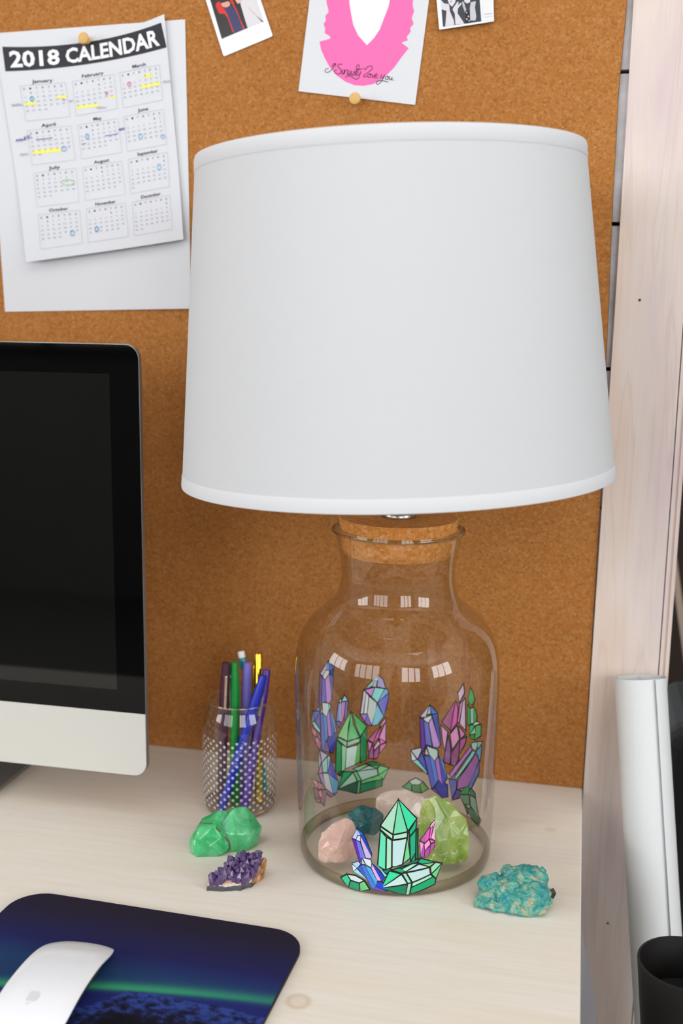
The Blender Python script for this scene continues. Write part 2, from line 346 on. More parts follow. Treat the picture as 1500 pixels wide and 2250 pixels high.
SCRIBBLES = [('6a58a8',[(-0.4454,0.6943),(-0.4390,0.6949),(-0.4322,0.6953),(-0.4258,0.6962)]),('8878c0',[(-0.3637,0.6971),(-0.3555,0.6980),(-0.3484,0.6993)]),('8878c0',[(-0.3913,0.6889),(-0.3863,0.6896)]),('6a58a8',[(-0.4693,0.6932),(-0.4679,0.6954),(-0.4675,0.6929),(-0.4653,0.6954),(-0.4645,0.6931),(-0.4631,0.6958),(-0.4620,0.6934),(-0.4610,0.6953),(-0.4594,0.6945),(-0.4587,0.6983),(-0.4580,0.6942),(-0.4565,0.6972),(-0.4549,0.6989),(-0.4539,0.6952),(-0.4523,0.6996)]),('6a58a8',[(-0.3477,0.7022),(-0.3466,0.7044),(-0.3459,0.7022),(-0.3445,0.7047),(-0.3436,0.7026),(-0.3422,0.7050),(-0.3409,0.7028)]),('a8a8b0',[(-0.4722,0.7328),(-0.4718,0.7298),(-0.4705,0.7320),(-0.4697,0.7302),(-0.4679,0.7323),(-0.4672,0.7302),(-0.4654,0.7327),(-0.4646,0.7304),(-0.4628,0.7326),(-0.4619,0.7304),(-0.4598,0.7315)]),('b0b0b8',[(-0.4049,0.7335),(-0.4035,0.7349),(-0.4027,0.7327),(-0.4013,0.7346),(-0.3999,0.7337)]),('b0b0b8',[(-0.3732,0.7254),(-0.3715,0.7272),(-0.3704,0.7251),(-0.3687,0.7275),(-0.3676,0.7253),(-0.3654,0.7272),(-0.3643,0.7255),(-0.3616,0.7269)]),('b8b8c0',[(-0.2960,0.7499),(-0.2944,0.7522),(-0.2941,0.7496),(-0.2925,0.7517),(-0.2912,0.7498),(-0.2896,0.7520),(-0.2877,0.7491),(-0.2867,0.7522)]),('b8b8c0',[(-0.4649,0.6773),(-0.4637,0.6803),(-0.4626,0.6780),(-0.4613,0.6803),(-0.4601,0.6780),(-0.4582,0.6807),(-0.4570,0.6783),(-0.4548,0.6802)]),('d878a8',[(-0.3622,0.7427),(-0.3610,0.7390),(-0.3595,0.7429)]),('d878a8',[(-0.3617,0.7419),(-0.3609,0.7400),(-0.3601,0.7419)]),('b888c8',[(-0.4123,0.7348),(-0.4083,0.7353)])]
SCRIPT = [[(-0.1129,0.7610),(-0.1109,0.7638),(-0.1086,0.7635),(-0.1103,0.7614)],[(-0.1097,0.7635),(-0.1119,0.7595),(-0.1149,0.7565),(-0.1180,0.7555),(-0.1200,0.7565),(-0.1192,0.7588),(-0.1162,0.7592)],[(-0.1020,0.7628),(-0.1053,0.7632),(-0.1068,0.7613),(-0.1042,0.7587),(-0.1030,0.7560),(-0.1054,0.7536),(-0.1092,0.7546),(-0.1103,0.7567),(-0.1079,0.7578)],[(-0.1014,0.7580),(-0.1026,0.7545),(-0.1015,0.7533),(-0.1000,0.7554),(-0.0996,0.7581)],[(-0.0996,0.7581),(-0.1002,0.7532),(-0.0989,0.7563),(-0.0967,0.7579)],[(-0.0960,0.7575),(-0.0969,0.7534),(-0.0956,0.7527),(-0.0944,0.7565)],[(-0.0942,0.7569),(-0.0952,0.7531),(-0.0938,0.7524),(-0.0922,0.7561)],[(-0.0920,0.7566),(-0.0927,0.7528),(-0.0911,0.7526),(-0.0893,0.7561)],[(-0.0893,0.7561),(-0.0885,0.7529),(-0.0911,0.7515)],[(-0.0888,0.7523),(-0.0843,0.7592),(-0.0852,0.7621),(-0.0869,0.7604),(-0.0875,0.7522),(-0.0862,0.7517)],[(-0.0875,0.7579),(-0.0843,0.7573),(-0.0804,0.7582)],[(-0.0851,0.7557),(-0.0858,0.7525),(-0.0838,0.7526),(-0.0824,0.7556)],[(-0.0824,0.7556),(-0.0850,0.7490),(-0.0880,0.7482),(-0.0933,0.7512),(-0.0969,0.7511),(-0.0989,0.7500)],[(-0.0790,0.7589),(-0.0777,0.7570),(-0.0750,0.7601),(-0.0710,0.7600),(-0.0709,0.7575),(-0.0763,0.7533),(-0.0793,0.7517),(-0.0789,0.7499),(-0.0763,0.7510)],[(-0.0739,0.7528),(-0.0755,0.7507),(-0.0737,0.7493),(-0.0720,0.7511),(-0.0737,0.7529),(-0.0704,0.7520)],[(-0.0704,0.7524),(-0.0702,0.7490),(-0.0678,0.7520)],[(-0.0682,0.7501),(-0.0655,0.7511),(-0.0660,0.7529),(-0.0678,0.7512),(-0.0673,0.7486),(-0.0643,0.7494)],[(-0.0607,0.7521),(-0.0617,0.7492),(-0.0598,0.7485),(-0.0575,0.7517)],[(-0.0575,0.7517),(-0.0602,0.7463),(-0.0636,0.7428),(-0.0660,0.7431),(-0.0650,0.7455),(-0.0600,0.7459),(-0.0537,0.7442)],[(-0.0550,0.7501),(-0.0570,0.7485),(-0.0558,0.7467),(-0.0538,0.7482),(-0.0550,0.7501),(-0.0526,0.7493)],[(-0.0520,0.7496),(-0.0530,0.7470),(-0.0514,0.7468),(-0.0496,0.7490)],[(-0.0496,0.7490),(-0.0503,0.7464),(-0.0487,0.7464)],[(-0.0473,0.7461),(-0.0469,0.7460)]]
CARD = [(-0.1360,0.8353),(-0.0132,0.8301),(-0.0256,0.7216),(-0.1483,0.7379)]
PINK = [(-0.1203,0.8343),(-0.1192,0.8222),(-0.1176,0.8175),(-0.1171,0.8137),(-0.1206,0.8101),(-0.1196,0.8063),(-0.1221,0.8027),(-0.1205,0.7980),(-0.1210,0.7938),(-0.1153,0.7907),(-0.1151,0.7882),(-0.1263,0.7858),(-0.1244,0.7774),(-0.1202,0.7688),(-0.1149,0.7601),(-0.1077,0.7523),(-0.0984,0.7459),(-0.0891,0.7423),(-0.0800,0.7414),(-0.0708,0.7426),(-0.0638,0.7450),(-0.0569,0.7500),(-0.0480,0.7582),(-0.0412,0.7673),(-0.0335,0.7764),(-0.0395,0.7807),(-0.0406,0.7823),(-0.0346,0.7838),(-0.0357,0.7875),(-0.0319,0.7920),(-0.0325,0.7957),(-0.0291,0.7993),(-0.0312,0.8049),(-0.0289,0.8112),(-0.0305,0.8168),(-0.0299,0.8305)]
CARD_WHITE = [(-0.0961,0.8333),(-0.0954,0.8212),(-0.0934,0.8109),(-0.0911,0.8006),(-0.0858,0.7902),(-0.0766,0.7806),(-0.0697,0.7869),(-0.0638,0.7950),(-0.0590,0.8069),(-0.0553,0.8159),(-0.0521,0.8314)]
INSTAX_IMG = [('1c1414',[(-0.2453,0.8358),(-0.2313,0.7919),(-0.2032,0.8016),(-0.2132,0.8345)]),('d8d4d8',[(-0.2132,0.8345),(-0.2097,0.8216),(-0.2032,0.8016),(-0.1858,0.8071),(-0.1949,0.8337)]),('2a2c5e',[(-0.2304,0.8235),(-0.2227,0.8258),(-0.2139,0.8170),(-0.2109,0.8083),(-0.2074,0.8007),(-0.2178,0.7973),(-0.2240,0.8141)]),('d0200c',[(-0.2370,0.8275),(-0.2334,0.8289),(-0.2299,0.8234),(-0.2251,0.8163),(-0.2178,0.7979),(-0.2193,0.7979),(-0.2246,0.8120),(-0.2281,0.8162),(-0.2341,0.8169),(-0.2379,0.8248)]),('d0200c',[(-0.2233,0.8312),(-0.2197,0.8310),(-0.2168,0.8235),(-0.2133,0.8169),(-0.2109,0.8105),(-0.2062,0.8012),(-0.2080,0.8005),(-0.2139,0.8159)]),('dca088',[(-0.2319,0.8267),(-0.2245,0.8286),(-0.2218,0.8269),(-0.2227,0.8237),(-0.2263,0.8225),(-0.2299,0.8234)]),('2a1a18',[(-0.2357,0.8322),(-0.2245,0.8317),(-0.2269,0.8276),(-0.2298,0.8280)]),('e0b0a8',[(-0.2179,0.8315),(-0.2091,0.8311),(-0.2103,0.8264),(-0.2138,0.8257)]),('181818',[(-0.2162,0.8266),(-0.2109,0.8238),(-0.2056,0.8081),(-0.2029,0.8016),(-0.2044,0.8014),(-0.2085,0.8088)]),('181818',[(-0.1944,0.8138),(-0.1858,0.8071),(-0.1873,0.8068)]),('d8b0a0',[(-0.2032,0.8229),(-0.1944,0.8146),(-0.1947,0.8138),(-0.2026,0.8218)])]
INSTAX = [(-0.2499,0.8347),(-0.1941,0.8421),(-0.1759,0.7928),(-0.2294,0.7744)]
BOOTH_IMG = [('3c4248',[(-0.0023,0.8237),(-0.0005,0.8083),(0.0011,0.7945),(0.0392,0.7982),(0.0365,0.8221)]),('d8d4dc',[(-0.0019,0.8186),(-0.0015,0.8198),(0.0018,0.8163),(0.0064,0.8157),(0.0071,0.8131),(0.0075,0.8092),(0.0119,0.8001),(0.0125,0.7958),(0.0034,0.7948),(0.0043,0.8094),(-0.0012,0.8113)]),('e0dce4',[(0.0034,0.8235),(0.0134,0.8231),(0.0127,0.8171),(0.0097,0.8130),(0.0068,0.8157)]),('d8d4dc',[(0.0102,0.8104),(0.0115,0.8129),(0.0150,0.8175),(0.0163,0.8170),(0.0151,0.8141),(0.0186,0.8165),(0.0193,0.8156),(0.0156,0.8111),(0.0153,0.8068),(0.0191,0.8015),(0.0225,0.7967),(0.0136,0.7960),(0.0126,0.8065)]),('dcd8e0',[(0.0207,0.8228),(0.0284,0.8224),(0.0272,0.8166),(0.0246,0.8154),(0.0218,0.8172)]),('b8b8c0',[(0.0195,0.8177),(0.0213,0.8168),(0.0239,0.8095),(0.0226,0.8074),(0.0201,0.8134)]),('c4c4cc',[(0.0281,0.8165),(0.0331,0.8172),(0.0324,0.8113),(0.0341,0.8027),(0.0333,0.7993),(0.0278,0.7995),(0.0274,0.8114)]),('282c30',[(0.0234,0.8082),(0.0275,0.8093),(0.0283,0.7978),(0.0234,0.7971)]),('e8e8ea',[(0.0392,0.8220),(0.0502,0.8215),(0.0516,0.7982),(0.0410,0.7982)]),('a8b4b8',[(0.0416,0.8052),(0.0497,0.8055),(0.0498,0.8047),(0.0418,0.8043)]),('bcc4c8',[(0.0417,0.8022),(0.0503,0.8029),(0.0504,0.8024),(0.0419,0.8018)]),('9aa0a8',[(0.0072,0.8186),(0.0099,0.8187),(0.0086,0.8167)]),('e0dce4',[(0.0237,0.8073),(0.0248,0.8077),(0.0251,0.8064),(0.0240,0.8063)]),('e0dce4',[(0.0256,0.8039),(0.0268,0.8040),(0.0270,0.8027),(0.0259,0.8026)]),('e0dce4',[(0.0241,0.8014),(0.0253,0.8015),(0.0255,0.8002),(0.0244,0.8001)]),('e0dce4',[(0.0265,0.7996),(0.0274,0.7997),(0.0276,0.7987),(0.0267,0.7985)])]
BOOTH = [(-0.0073,0.8299),(0.0493,0.8275),(0.0518,0.7978),(-0.0025,0.7920)]
BACKING = [(-0.5024,0.8064),(-0.2717,0.8128),(-0.2682,0.5141),(-0.4922,0.5075)]
# printed facets on the jar: colour and (angle * 1e4, height * 1e5) corners; 1 = far wall
STICKERS = [
 ('front green tower', 0, [('a5d7bd',(-13831,9564,-15440,6993,-14271,6253)), ('6fd3a8',(-13809,9565,-14260,6231,-12907,6532)), ('35d69f',(-13788,9565,-12897,6577,-12084,7742)), ('ade0c4',(-15439,6903,-14271,6196,-14310,5741,-15449,6653)), ('a8dcc0',(-14227,6198,-12929,6487,-12942,5966,-14265,5720)), ('05a97a',(-12796,6529,-12104,7653,-12153,6730,-12699,6073)), ('5fdab0',(-15437,6541,-14887,5955,-14928,2741,-15678,3105)), ('a5dcc0',(-14865,5934,-14364,5681,-14358,3057,-14883,2780)), ('b9d9dc',(-14331,5649,-12963,5898,-13344,3384,-13978,3120,-14326,3151)), ('70cc88',(-12929,5875,-12694,4616,-12625,3982,-13300,3407)), ('05a87d',(-12720,5983,-12151,6662,-12127,4475,-12586,3716)), ('05805f',(-12118,6683,-11973,6742,-11909,3944,-12111,3784)), ('0a9870',(-12183,4421,-12143,3694,-12583,3577))]),
 ('front green lying crystal', 0, [('2fd69a',(-15285,1007,-14568,2710,-13442,2437)), ('c0dcdc',(-15285,983,-13430,2402,-12834,1469)), ('05805a',(-15285,947,-12833,1434,-12983,271)), ('8fd8bd',(-13375,2483,-12993,2550,-12424,1549,-12812,1504)), ('a0dcc0',(-12812,1492,-12435,1514,-12610,305,-12983,271)), ('b9d9d8',(-12947,2549,-10721,2899,-10615,2224,-12368,1593)), ('a8dcc0',(-12378,1546,-10614,2189,-10337,1950,-12434,1098)), ('0a9f6c',(-12469,1088,-10325,1960,-10023,1649,-10109,1152,-12580,351)), ('98d8b8',(-10638,2923,-10115,3320,-9453,3099,-10543,2237)), ('68c87c',(-10530,2223,-9452,3064,-10013,1683)), ('88c878',(-11524,3301,-10152,3326,-10711,2956)), ('10a878',(-11922,3541,-11620,3886,-10215,3371,-11489,3310)), ('b8d9d8',(-13017,2643,-11779,3335,-10759,2962)), ('a0dcc0',(-13449,2922,-12467,3411,-11850,3421,-13073,2620)), ('0a9f6c',(-14333,2804,-13585,3036,-13042,2759,-13352,2495)), ('0a8060',(-14078,3001,-11850,3847,-11655,3901,-11968,3522,-12693,3397)), ('10805a',(-15244,2667,-14347,3011,-14812,2357))]),
 ('front purple crystals', 0, [('c0c8f0',(-17707,6331,-18200,5369,-17807,5283,-17648,5750)), ('a8c8f8',(-17695,6334,-17325,5813,-17649,5704)), ('3060d0',(-17671,6339,-17031,6003,-17314,5736)), ('c8dcec',(-17637,5684,-17337,5765,-17398,5171,-17795,5274)), ('6020b0',(-18226,5306,-17832,5244,-17179,3370,-17469,3139)), ('6878d8',(-17820,5235,-17398,5137,-16858,3717,-17346,3534)), ('c8b0e0',(-17374,5325,-17314,5724,-16264,3927,-16345,3708,-16834,3675)), ('1840b8',(-17302,5726,-17019,5983,-16241,4184,-16276,3949)), ('d0e0f0',(-17166,3661,-16345,3593,-16264,3293,-16298,2825,-16812,3054)), ('b8c8e8',(-17226,3557,-16859,3069,-17228,3024)), ('4078d0',(-17313,2938,-16942,2962,-15815,1075,-16074,682,-16331,881,-16770,1757)), ('50a0e8',(-16942,2973,-16345,2783,-15698,1624,-15827,1097)), ('d8a8dc',(-16298,2790,-16206,3220,-15308,1668,-15698,1612)), ('1838b8',(-16194,3222,-15838,2970,-14968,2055,-15274,1589)), ('1840c0',(-15710,1563,-15205,1560,-14791,647,-15851,1011)), ('7048b8',(-15862,1021,-14791,623,-16086,680)), ('b0c8f0',(-18236,2876,-17602,3216,-17336,3003,-17729,2503)), ('d0e8f0',(-18250,2803,-17741,2512,-18105,2092)), ('90d8e0',(-18105,2103,-17729,2468,-16690,1582,-17273,1780)), ('4058c8',(-17704,2509,-17313,2915,-16770,1805)), ('80d0e8',(-15850,3269,-14789,2243,-14968,2055))]),
 ('front small green gem', 0, [('2fc890',(-19523,1111,-18812,1650,-18437,1155,-18747,319)), ('d0dee0',(-18799,1642,-17925,1756,-16990,1432,-17506,1089,-18411,1161)), ('10a078',(-18425,1122,-17506,1077,-17552,75,-18742,290)), ('70c880',(-17494,1092,-16990,1408,-16463,645,-17546,45))]),
 ('front pink crystal', 0, [('f0a8d8',(-10782,6950,-10359,7474,-10324,7118,-10762,6653)), ('b85aa8',(-11721,5647,-10825,6797,-11312,5361)), ('f050c0',(-11301,5371,-10984,6622,-10753,6743,-10888,5668)), ('f070c8',(-10842,5708,-10727,6672,-10507,6848,-10666,5755)), ('f0b0e0',(-10666,5755,-10322,7050,-10250,5447)), ('f890d0',(-11742,5557,-11344,5261,-11642,4280)), ('f898d4',(-11320,5213,-10840,5617,-10709,5179,-11233,4586)), ('f060c0',(-10782,5656,-10260,5403,-10663,5230)), ('9a4fa8',(-11366,5183,-11245,4576,-11286,3982,-11706,4066,-11615,4553)), ('b04898',(-11221,4573,-10705,5030,-10798,4214,-11073,3924,-11274,3958)), ('b84aa8',(-10673,5140,-10258,5312,-10338,4785,-10764,4256))]),
 ('back left tall purple crystals', 1, [('a8a0d0',(25331,16576,26464,15554,26017,15201,25588,15758)), ('7890c8',(25234,16599,25157,15666,25588,15758)), ('3a50a8',(25186,16589,24503,15879,24519,15684,25136,15515)), ('102878',(25117,15490,24519,15655,24589,14820,24932,15049)), ('c0d0d0',(25617,15706,25157,15651,25153,15285,25746,14754,26048,15135)), ('583878',(26473,15433,26172,15121,26403,12256,26746,12202)), ('5858a8',(26151,15087,25737,14716,25605,12422,26289,12459)), ('a878b8',(25697,14707,25114,15248,25075,13190,24860,12545,25186,12142,25587,12345)), ('505890',(25076,15189,24599,14800,24780,12747,25056,13207)), ('a8c0c0',(26214,12455,25313,12164,25229,11531,25616,10782,26172,11368)), ('78b0d0',(25313,12149,25026,11938,25024,11557,25200,11524)), ('b8a8c8',(26537,11450,26262,11908,26193,11373)), ('5860a8',(27829,11981,26576,11627,27558,10940)), ('7080c0',(27300,11921,26759,12162,26617,11704)), ('70a0b0',(27833,11889,27606,10976,27992,10934)), ('90c0b8',(27994,10891,27563,10819,26636,9699,26645,9336,27469,10087)), ('505098',(27498,10894,26567,11545,26591,9715)), ('5060a8',(26527,11418,26143,11273,25818,8152,26230,7306,26440,7735)), ('5078b8',(26131,11292,25587,10731,25491,8597,25818,8152)), ('a070b0',(25577,10736,25232,11415,24901,8363,25408,8709)), ('4858a0',(25192,11442,24763,10780,24509,9013,24881,8358)), ('6090c0',(25016,11511,24494,10059,24233,8730,24455,8853)), ('283088',(25410,8591,24325,8780,24339,7787,24733,6688,25092,6807,25570,8160)), ('604880',(25840,8113,25561,8113,25220,6884,26251,7342))]),
 ('back left small purple tower', 1, [('80b8c8',(23161,12588,22761,11972,23550,11993)), ('a8c0c0',(23856,12174,23555,12244,23667,11793)), ('7870b0',(23949,11935,23667,11771,23908,9996,24254,9993)), ('70b0b0',(23799,11818,23560,11862,23730,9887,23908,9960)), ('a868a8',(23550,11934,23041,11921,23228,10609,23464,9837,23784,9824)), ('6068a8',(23032,11904,22719,11944,22930,10336,23184,9935)), ('5860b0',(24255,9949,23775,9807,23880,9228)), ('603090',(23775,9807,23411,9901,23881,9176))]),
 ('back left pale gem', 1, [('88b0b0',(19359,14300,19961,13234,20685,12945,20406,13308)), ('a0a8b8',(19344,14299,19535,13094,19984,13161)), ('9088b0',(19284,14356,18788,13899,18475,12917,19437,13134)), ('b878b8',(20794,12858,19687,13056,20043,12113)), ('78b8b8',(19664,13055,18624,12860,19377,11409,20020,12081)), ('6098c8',(18624,12837,18332,12857,18179,12448,19294,11480)), ('6060b0',(19354,11393,18179,12374,18224,11593,18662,9850)), ('b0a8d0',(20911,12846,20638,12586,20971,10299,21290,10332)), ('b8c0c8',(20638,12564,20328,12191,20531,10296,20916,10294)), ('a8b0b0',(20298,12130,19453,11397,19526,10581,19998,9006,20515,10273)), ('70a8d0',(19414,11261,18685,9881,19365,8986,19975,8945)), ('8070b8',(21290,10258,20492,10233,20782,9444)), ('7858a8',(20492,10218,20022,9008,20388,9005,20766,9428))]),
 ('back left green tower', 1, [('78b078',(22455,10610,24073,8339,22882,7646,22761,9059)), ('4fa060',(22379,10710,22155,9339,21666,8300,21399,7802,22857,7619)), ('3f9a5a',(22272,10620,20600,8933,20702,8718,21342,7870)), ('70a880',(24092,8224,22926,7519,23000,6986,24041,7946)), ('78a888',(22866,7479,21326,7703,21408,7277,22861,7006)), ('1e8048',(24225,7926,23649,7357,23691,4504,24424,4522)), ('78b088',(23586,7345,22991,6932,23188,4551,23638,4433)), ('a0b8b0',(22983,6856,21604,6955,21950,4863,23143,4617)), ('4a9a48',(21604,6955,21327,7297,21370,5160,21966,4865)), ('0a6a40',(21278,7727,20568,8796,20604,5225,21281,4997)), ('064a30',(24241,4268,23378,4378,23584,3881))]),
 ('back left green lying crystal', 1, [('158850',(24065,2725,23396,4322,22251,4111)), ('88a898',(24067,2613,22184,4025,21714,3015)), ('0a4a35',(24115,2572,21689,2966,21812,1699)), ('5aa068',(22158,4081,21748,4071,21217,3023,21606,3000)), ('4f9058',(21581,2951,21300,2935,21435,1690,21762,1699)), ('90a8a0',(21698,4064,19380,4143,19299,3464,21127,3012)), ('5aa060',(21127,2967,19064,3447,18789,2989,21252,2649)), ('0e6a42',(21252,2603,18789,2944,18824,2229,19744,1969,21386,1683)), ('68a870',(19294,4162,19046,4470,18079,4211,19197,3460)), ('58a868',(19174,3413,18078,4173,18649,2986)), ('4a8a48',(20159,4596,19108,4533,19434,4192)), ('0e6a42',(20636,4865,19906,4970,18413,4592,20064,4611)), ('88a898',(21532,4124,20301,4547,19497,4195)), ('70a880',(22197,4449,20700,4736,20365,4651,21598,4133))]),
 ('back left pink crystal', 1, [('e090b8',(19013,8973,18487,9728,18483,9263,19012,8748)), ('a05080',(20369,7471,19134,8722,19859,7056)), ('c85898',(19812,7053,19300,8186,18981,8687,19242,7551)), ('e080b0',(19196,7549,18445,9262,18450,7130)), ('f070a8',(20440,7266,19937,6985,20303,6091)), ('f088b0',(19771,6521,19240,7279,19046,6879,19715,6200)), ('d86aa0',(19119,7501,18449,7055,19022,6863)), ('885078',(20240,6101,19858,6844,19774,5310,20334,5382)), ('904a80',(19730,6065,19198,6598,19268,5434,19750,5217)), ('b86098',(19037,6713,18387,6979,18431,6699,19108,5867))]),
 ('back left narrow pink crystal', 1, [('b86878',(28161,10424,27356,9813,27162,9062,27866,9570)), ('a86070',(27357,9792,26698,9058,26554,8518,26931,8920)), ('f08090',(27280,9112,26933,8848,27017,8331,27370,8556)), ('904a60',(27842,9490,27319,9037,27395,8549,27730,9004)), ('a05868',(26933,8833,26514,8344,26690,7587,27399,8404,27017,8316))]),
 ('back left lower purple gem', 1, [('a098b8',(26693,7470,25547,6688,26445,6149)), ('80b0b0',(26413,6102,25572,6487,25606,4829,26294,5029)), ('5050a0',(25121,6294,24142,3555,25537,4699)), ('90a0b0',(26854,7467,26542,6289,26961,5679)), ('b070a0',(26527,6003,26349,5045,27048,5115)), ('90b0b8',(25498,6615,25130,6370,25552,4889)), ('a8b0b0',(26297,4933,25466,4657,24825,2284,25973,3223)), ('5890b8',(25407,4581,24070,3456,24281,2311,24805,2294)), ('8878a8',(26977,5107,26352,4950,25981,3300,26606,4161)), ('704a88',(25921,3163,24613,2109,25152,1998,25780,2568))]),
 ('back left pink gem', 1, [('c88890',(28305,4953,27260,4372,27175,3508)), ('e08890',(27114,3242,26596,3222,26511,2420,26961,2568)), ('d87090',(27514,2638,26811,2160,26882,1946,27466,2295)), ('a86878',(27190,4304,26286,3690,26591,3339,27106,3433)), ('905a70',(26414,3224,25726,2926,26220,1430,26783,1987)), ('905a68',(28002,3919,27180,3398,27032,2591,27645,2580))]),
 ('back right purple crystals', 1, [('b0a8d0',(13697,11408,14717,10026,14024,10105,13910,10658)), ('98a8c8',(13617,11444,13493,10570,13968,10419)), ('4868b8',(13593,11447,12740,10778,13402,10508)), ('b0c8c0',(14198,10018,13407,10423,13398,10127,13765,9514,14314,9810)), ('5a2f88',(14716,9950,14312,9756,14012,7052,14206,6355,14516,6418)), ('5860b0',(14270,9677,13748,9471,13254,7072,14006,7138)), ('a880c0',(13700,9502,13358,10164,12333,7410,12527,7045,13136,7017)), ('404a98',(13318,10461,12730,10734,12216,7512,12348,7329)), ('a8b0d0',(15600,6289,14530,6704,14481,6330,14880,5404)), ('c0d0d0',(15614,6186,14975,5330,15531,5149)), ('78b8b8',(15451,5134,14862,5336,13771,4186,13763,3938)), ('4850a8',(14816,5428,14398,6217,14050,5306,13806,4242)), ('b0b0d0',(14060,6043,13939,6753,13575,6046)), ('a8b8b8',(13880,6995,12587,6755,12550,6129,12906,5536,13526,6070)), ('6098c0',(13134,6971,12579,6795,12536,6518)), ('5058a8',(14137,5868,13532,6007,12748,2906,13160,2415)), ('5070b8',(13524,6009,12890,5547,12383,3609,12773,2893)), ('a068b0',(12839,5557,12480,6097,11836,3195,12383,3609)), ('4048a0',(12471,6099,11938,5523,11319,4023,11826,3182)), ('60a0b8',(12438,6415,11852,5605,11305,4104,11558,4487)), ('2f3488',(12381,3562,11250,3300,11136,2044,11887,1741,12783,2681)), ('553a88',(13159,2384,12746,2626,11942,1758))]),
 ('back right pink tower', 1, [('e0a0b8',(9631,14542,9454,13657,10100,12486,10317,13437)), ('904a78',(10634,12496,11094,9281,12150,9903)), ('c84a98',(10544,12556,10227,11807,10302,10264,11079,9139)), ('f070b0',(9971,12399,9604,12810,9978,10486,10199,10291)), ('e0a0c0',(9334,13129,9060,9835,9910,10293,9599,12722)), ('f080b0',(12267,9550,11426,9010,11741,6942,12025,8030)), ('f080a8',(11114,8856,10285,9920,9878,8635,10774,7291)), ('e070a8',(9989,9939,9109,9405,9713,8698)), ('7a4a80',(11311,8579,11014,7505,10943,6894,11039,5616,11784,5683,11665,6806)), ('7a3a68',(10867,6853,9868,8425,9920,6413,10400,5615,10890,5594)), ('984a80',(9778,8603,8948,9136,9083,8339,9759,7193))]),
 ('back right green thin crystal', 1, [('4a9858',(8661,14430,8228,14072,7896,13341,8310,12683,8926,12966)), ('2f9050',(8946,12603,8490,12273,8394,10660,8771,10470)), ('90b0a0',(8491,12287,8009,12544,7896,10965,8334,10753)), ('4a9050',(8022,12725,7424,11933,7450,11332,7896,10965)), ('2fa058',(8489,10436,8173,10684,7704,10743,8402,9592)), ('80b090',(8381,9599,7593,10690,7524,9952)), ('2f8048',(8429,9479,7639,9869,7597,9255,8236,9240)), ('50a068',(7529,10800,6607,11198,6571,10070,7542,9333)), ('a8c0a8',(7998,10783,7538,11228,6739,11323,7737,10718))]),
 ('back right purple slanted crystal', 1, [('90b0a8',(8092,8760,7236,9198,7070,8852,7376,8206,7944,8252)), ('88a8b0',(7162,9224,6189,9569,6978,8496)), ('5090b8',(6357,9196,6343,8218,6498,7399,7208,8130)), ('a068b0',(8187,8450,7999,8023,9125,6580,10716,4249,11013,4583)), ('78b0b0',(7925,7950,7396,8132,7717,7501,10044,4329,10375,4323)), ('8a5890',(7293,7920,6693,7417,7799,4976,8339,4084,9900,3197,9859,4224)), ('5060a0',(6658,7325,6584,6257,7861,3951,8312,4033)), ('5a5a98',(11081,4040,10012,4116,10057,3148,10565,2022)), ('553a78',(9996,3121,9432,3223,9607,2351,10513,1838))]),
 ('back right small green gem', 1, [('a8b8b0',(15733,2880,15032,3295,14265,2990,14649,2604,15476,2538)), ('4a9058',(16457,2191,15732,2825,15485,2553,15508,1816)), ('3a7a50',(15475,2491,14552,2634,14403,1767,15377,1761)), ('5a9048',(14544,2635,14208,2983,13547,2356,14313,1781))]),
 ('back right green shard', 1, [('2f7a48',(8614,4003,8072,4072,8252,3215,9653,2775)), ('3a6a50',(7953,4062,7119,3743,7018,3358,7955,3322)), ('5a7a60',(9608,2705,8135,3211,7925,2173,8799,2024)), ('3a5a40',(9457,2600,8778,2047,8051,1670,8192,1070)), ('7a9080',(7949,3241,7008,3255,6208,1487,7744,2180)), ('4a6a50',(8150,1511,7829,2026,5690,1495,6119,589,7497,892))]),
]
def part(root, name, bm, mat=None, smooth=False):
    o = obj(name, bm, mat, root, smooth); o.matrix_parent_inverse = root.matrix_basis.inverted(); return o
def ipart(root, name, ink, mat=None):
    o = ink.build(name, root, mat); o.matrix_parent_inverse = root.matrix_basis.inverted(); return o

def quad_sheet(q, y, nx=24, nz=24, th=.0004, lift=lambda x, z: 0):
    """thin sheet over four corners TL TR BR BL in x,z on the board"""
    bm = bmesh.new(); A = []; 
    for j in range(nz+1):
        t = j/nz; row = []
        for i in range(nx+1):
            s = i/nx
            x = (q[0][0]*(1-s)+q[1][0]*s)*(1-t)+(q[3][0]*(1-s)+q[2][0]*s)*t; z = (q[0][1]*(1-s)+q[1][1]*s)*(1-t)+(q[3][1]*(1-s)+q[2][1]*s)*t
            row.append(bm.verts.new((x, y-lift(x, z), z)))
        A.append(row)
    for j in range(nz):
        for i in range(nx): bm.faces.new((A[j][i], A[j+1][i], A[j+1][i+1], A[j][i+1]))
    bm.normal_update(); bmesh.ops.solidify(bm, geom=bm.faces[:], thickness=th)
    return bm
def rounded_quad(q, r, n=5):
    out = []; m = len(q)
    for i in range(m):
        p, a, b = Vector(q[i]), Vector(q[i-1]), Vector(q[(i+1) % m])
        u, v = (a-p).normalized()*r, (b-p).normalized()*r
        for k in range(n+1):
            t = k/n; out.append(tuple((p+u)*(1-t)**2+p*2*t*(1-t)+(p+v)*t*t))
    return out

# blank backing sheet
tag(obj('paper_sheet', quad_sheet(BACKING, BY-.0006, 20, 20, .0003, lambda x, z: .0025*max(0, (.60-z)/.1)**2*max(0, (x+.40)/.13)+.0004), M_PAPER, smooth=False), 'large blank white paper sheet pinned behind the calendar', 'paper')

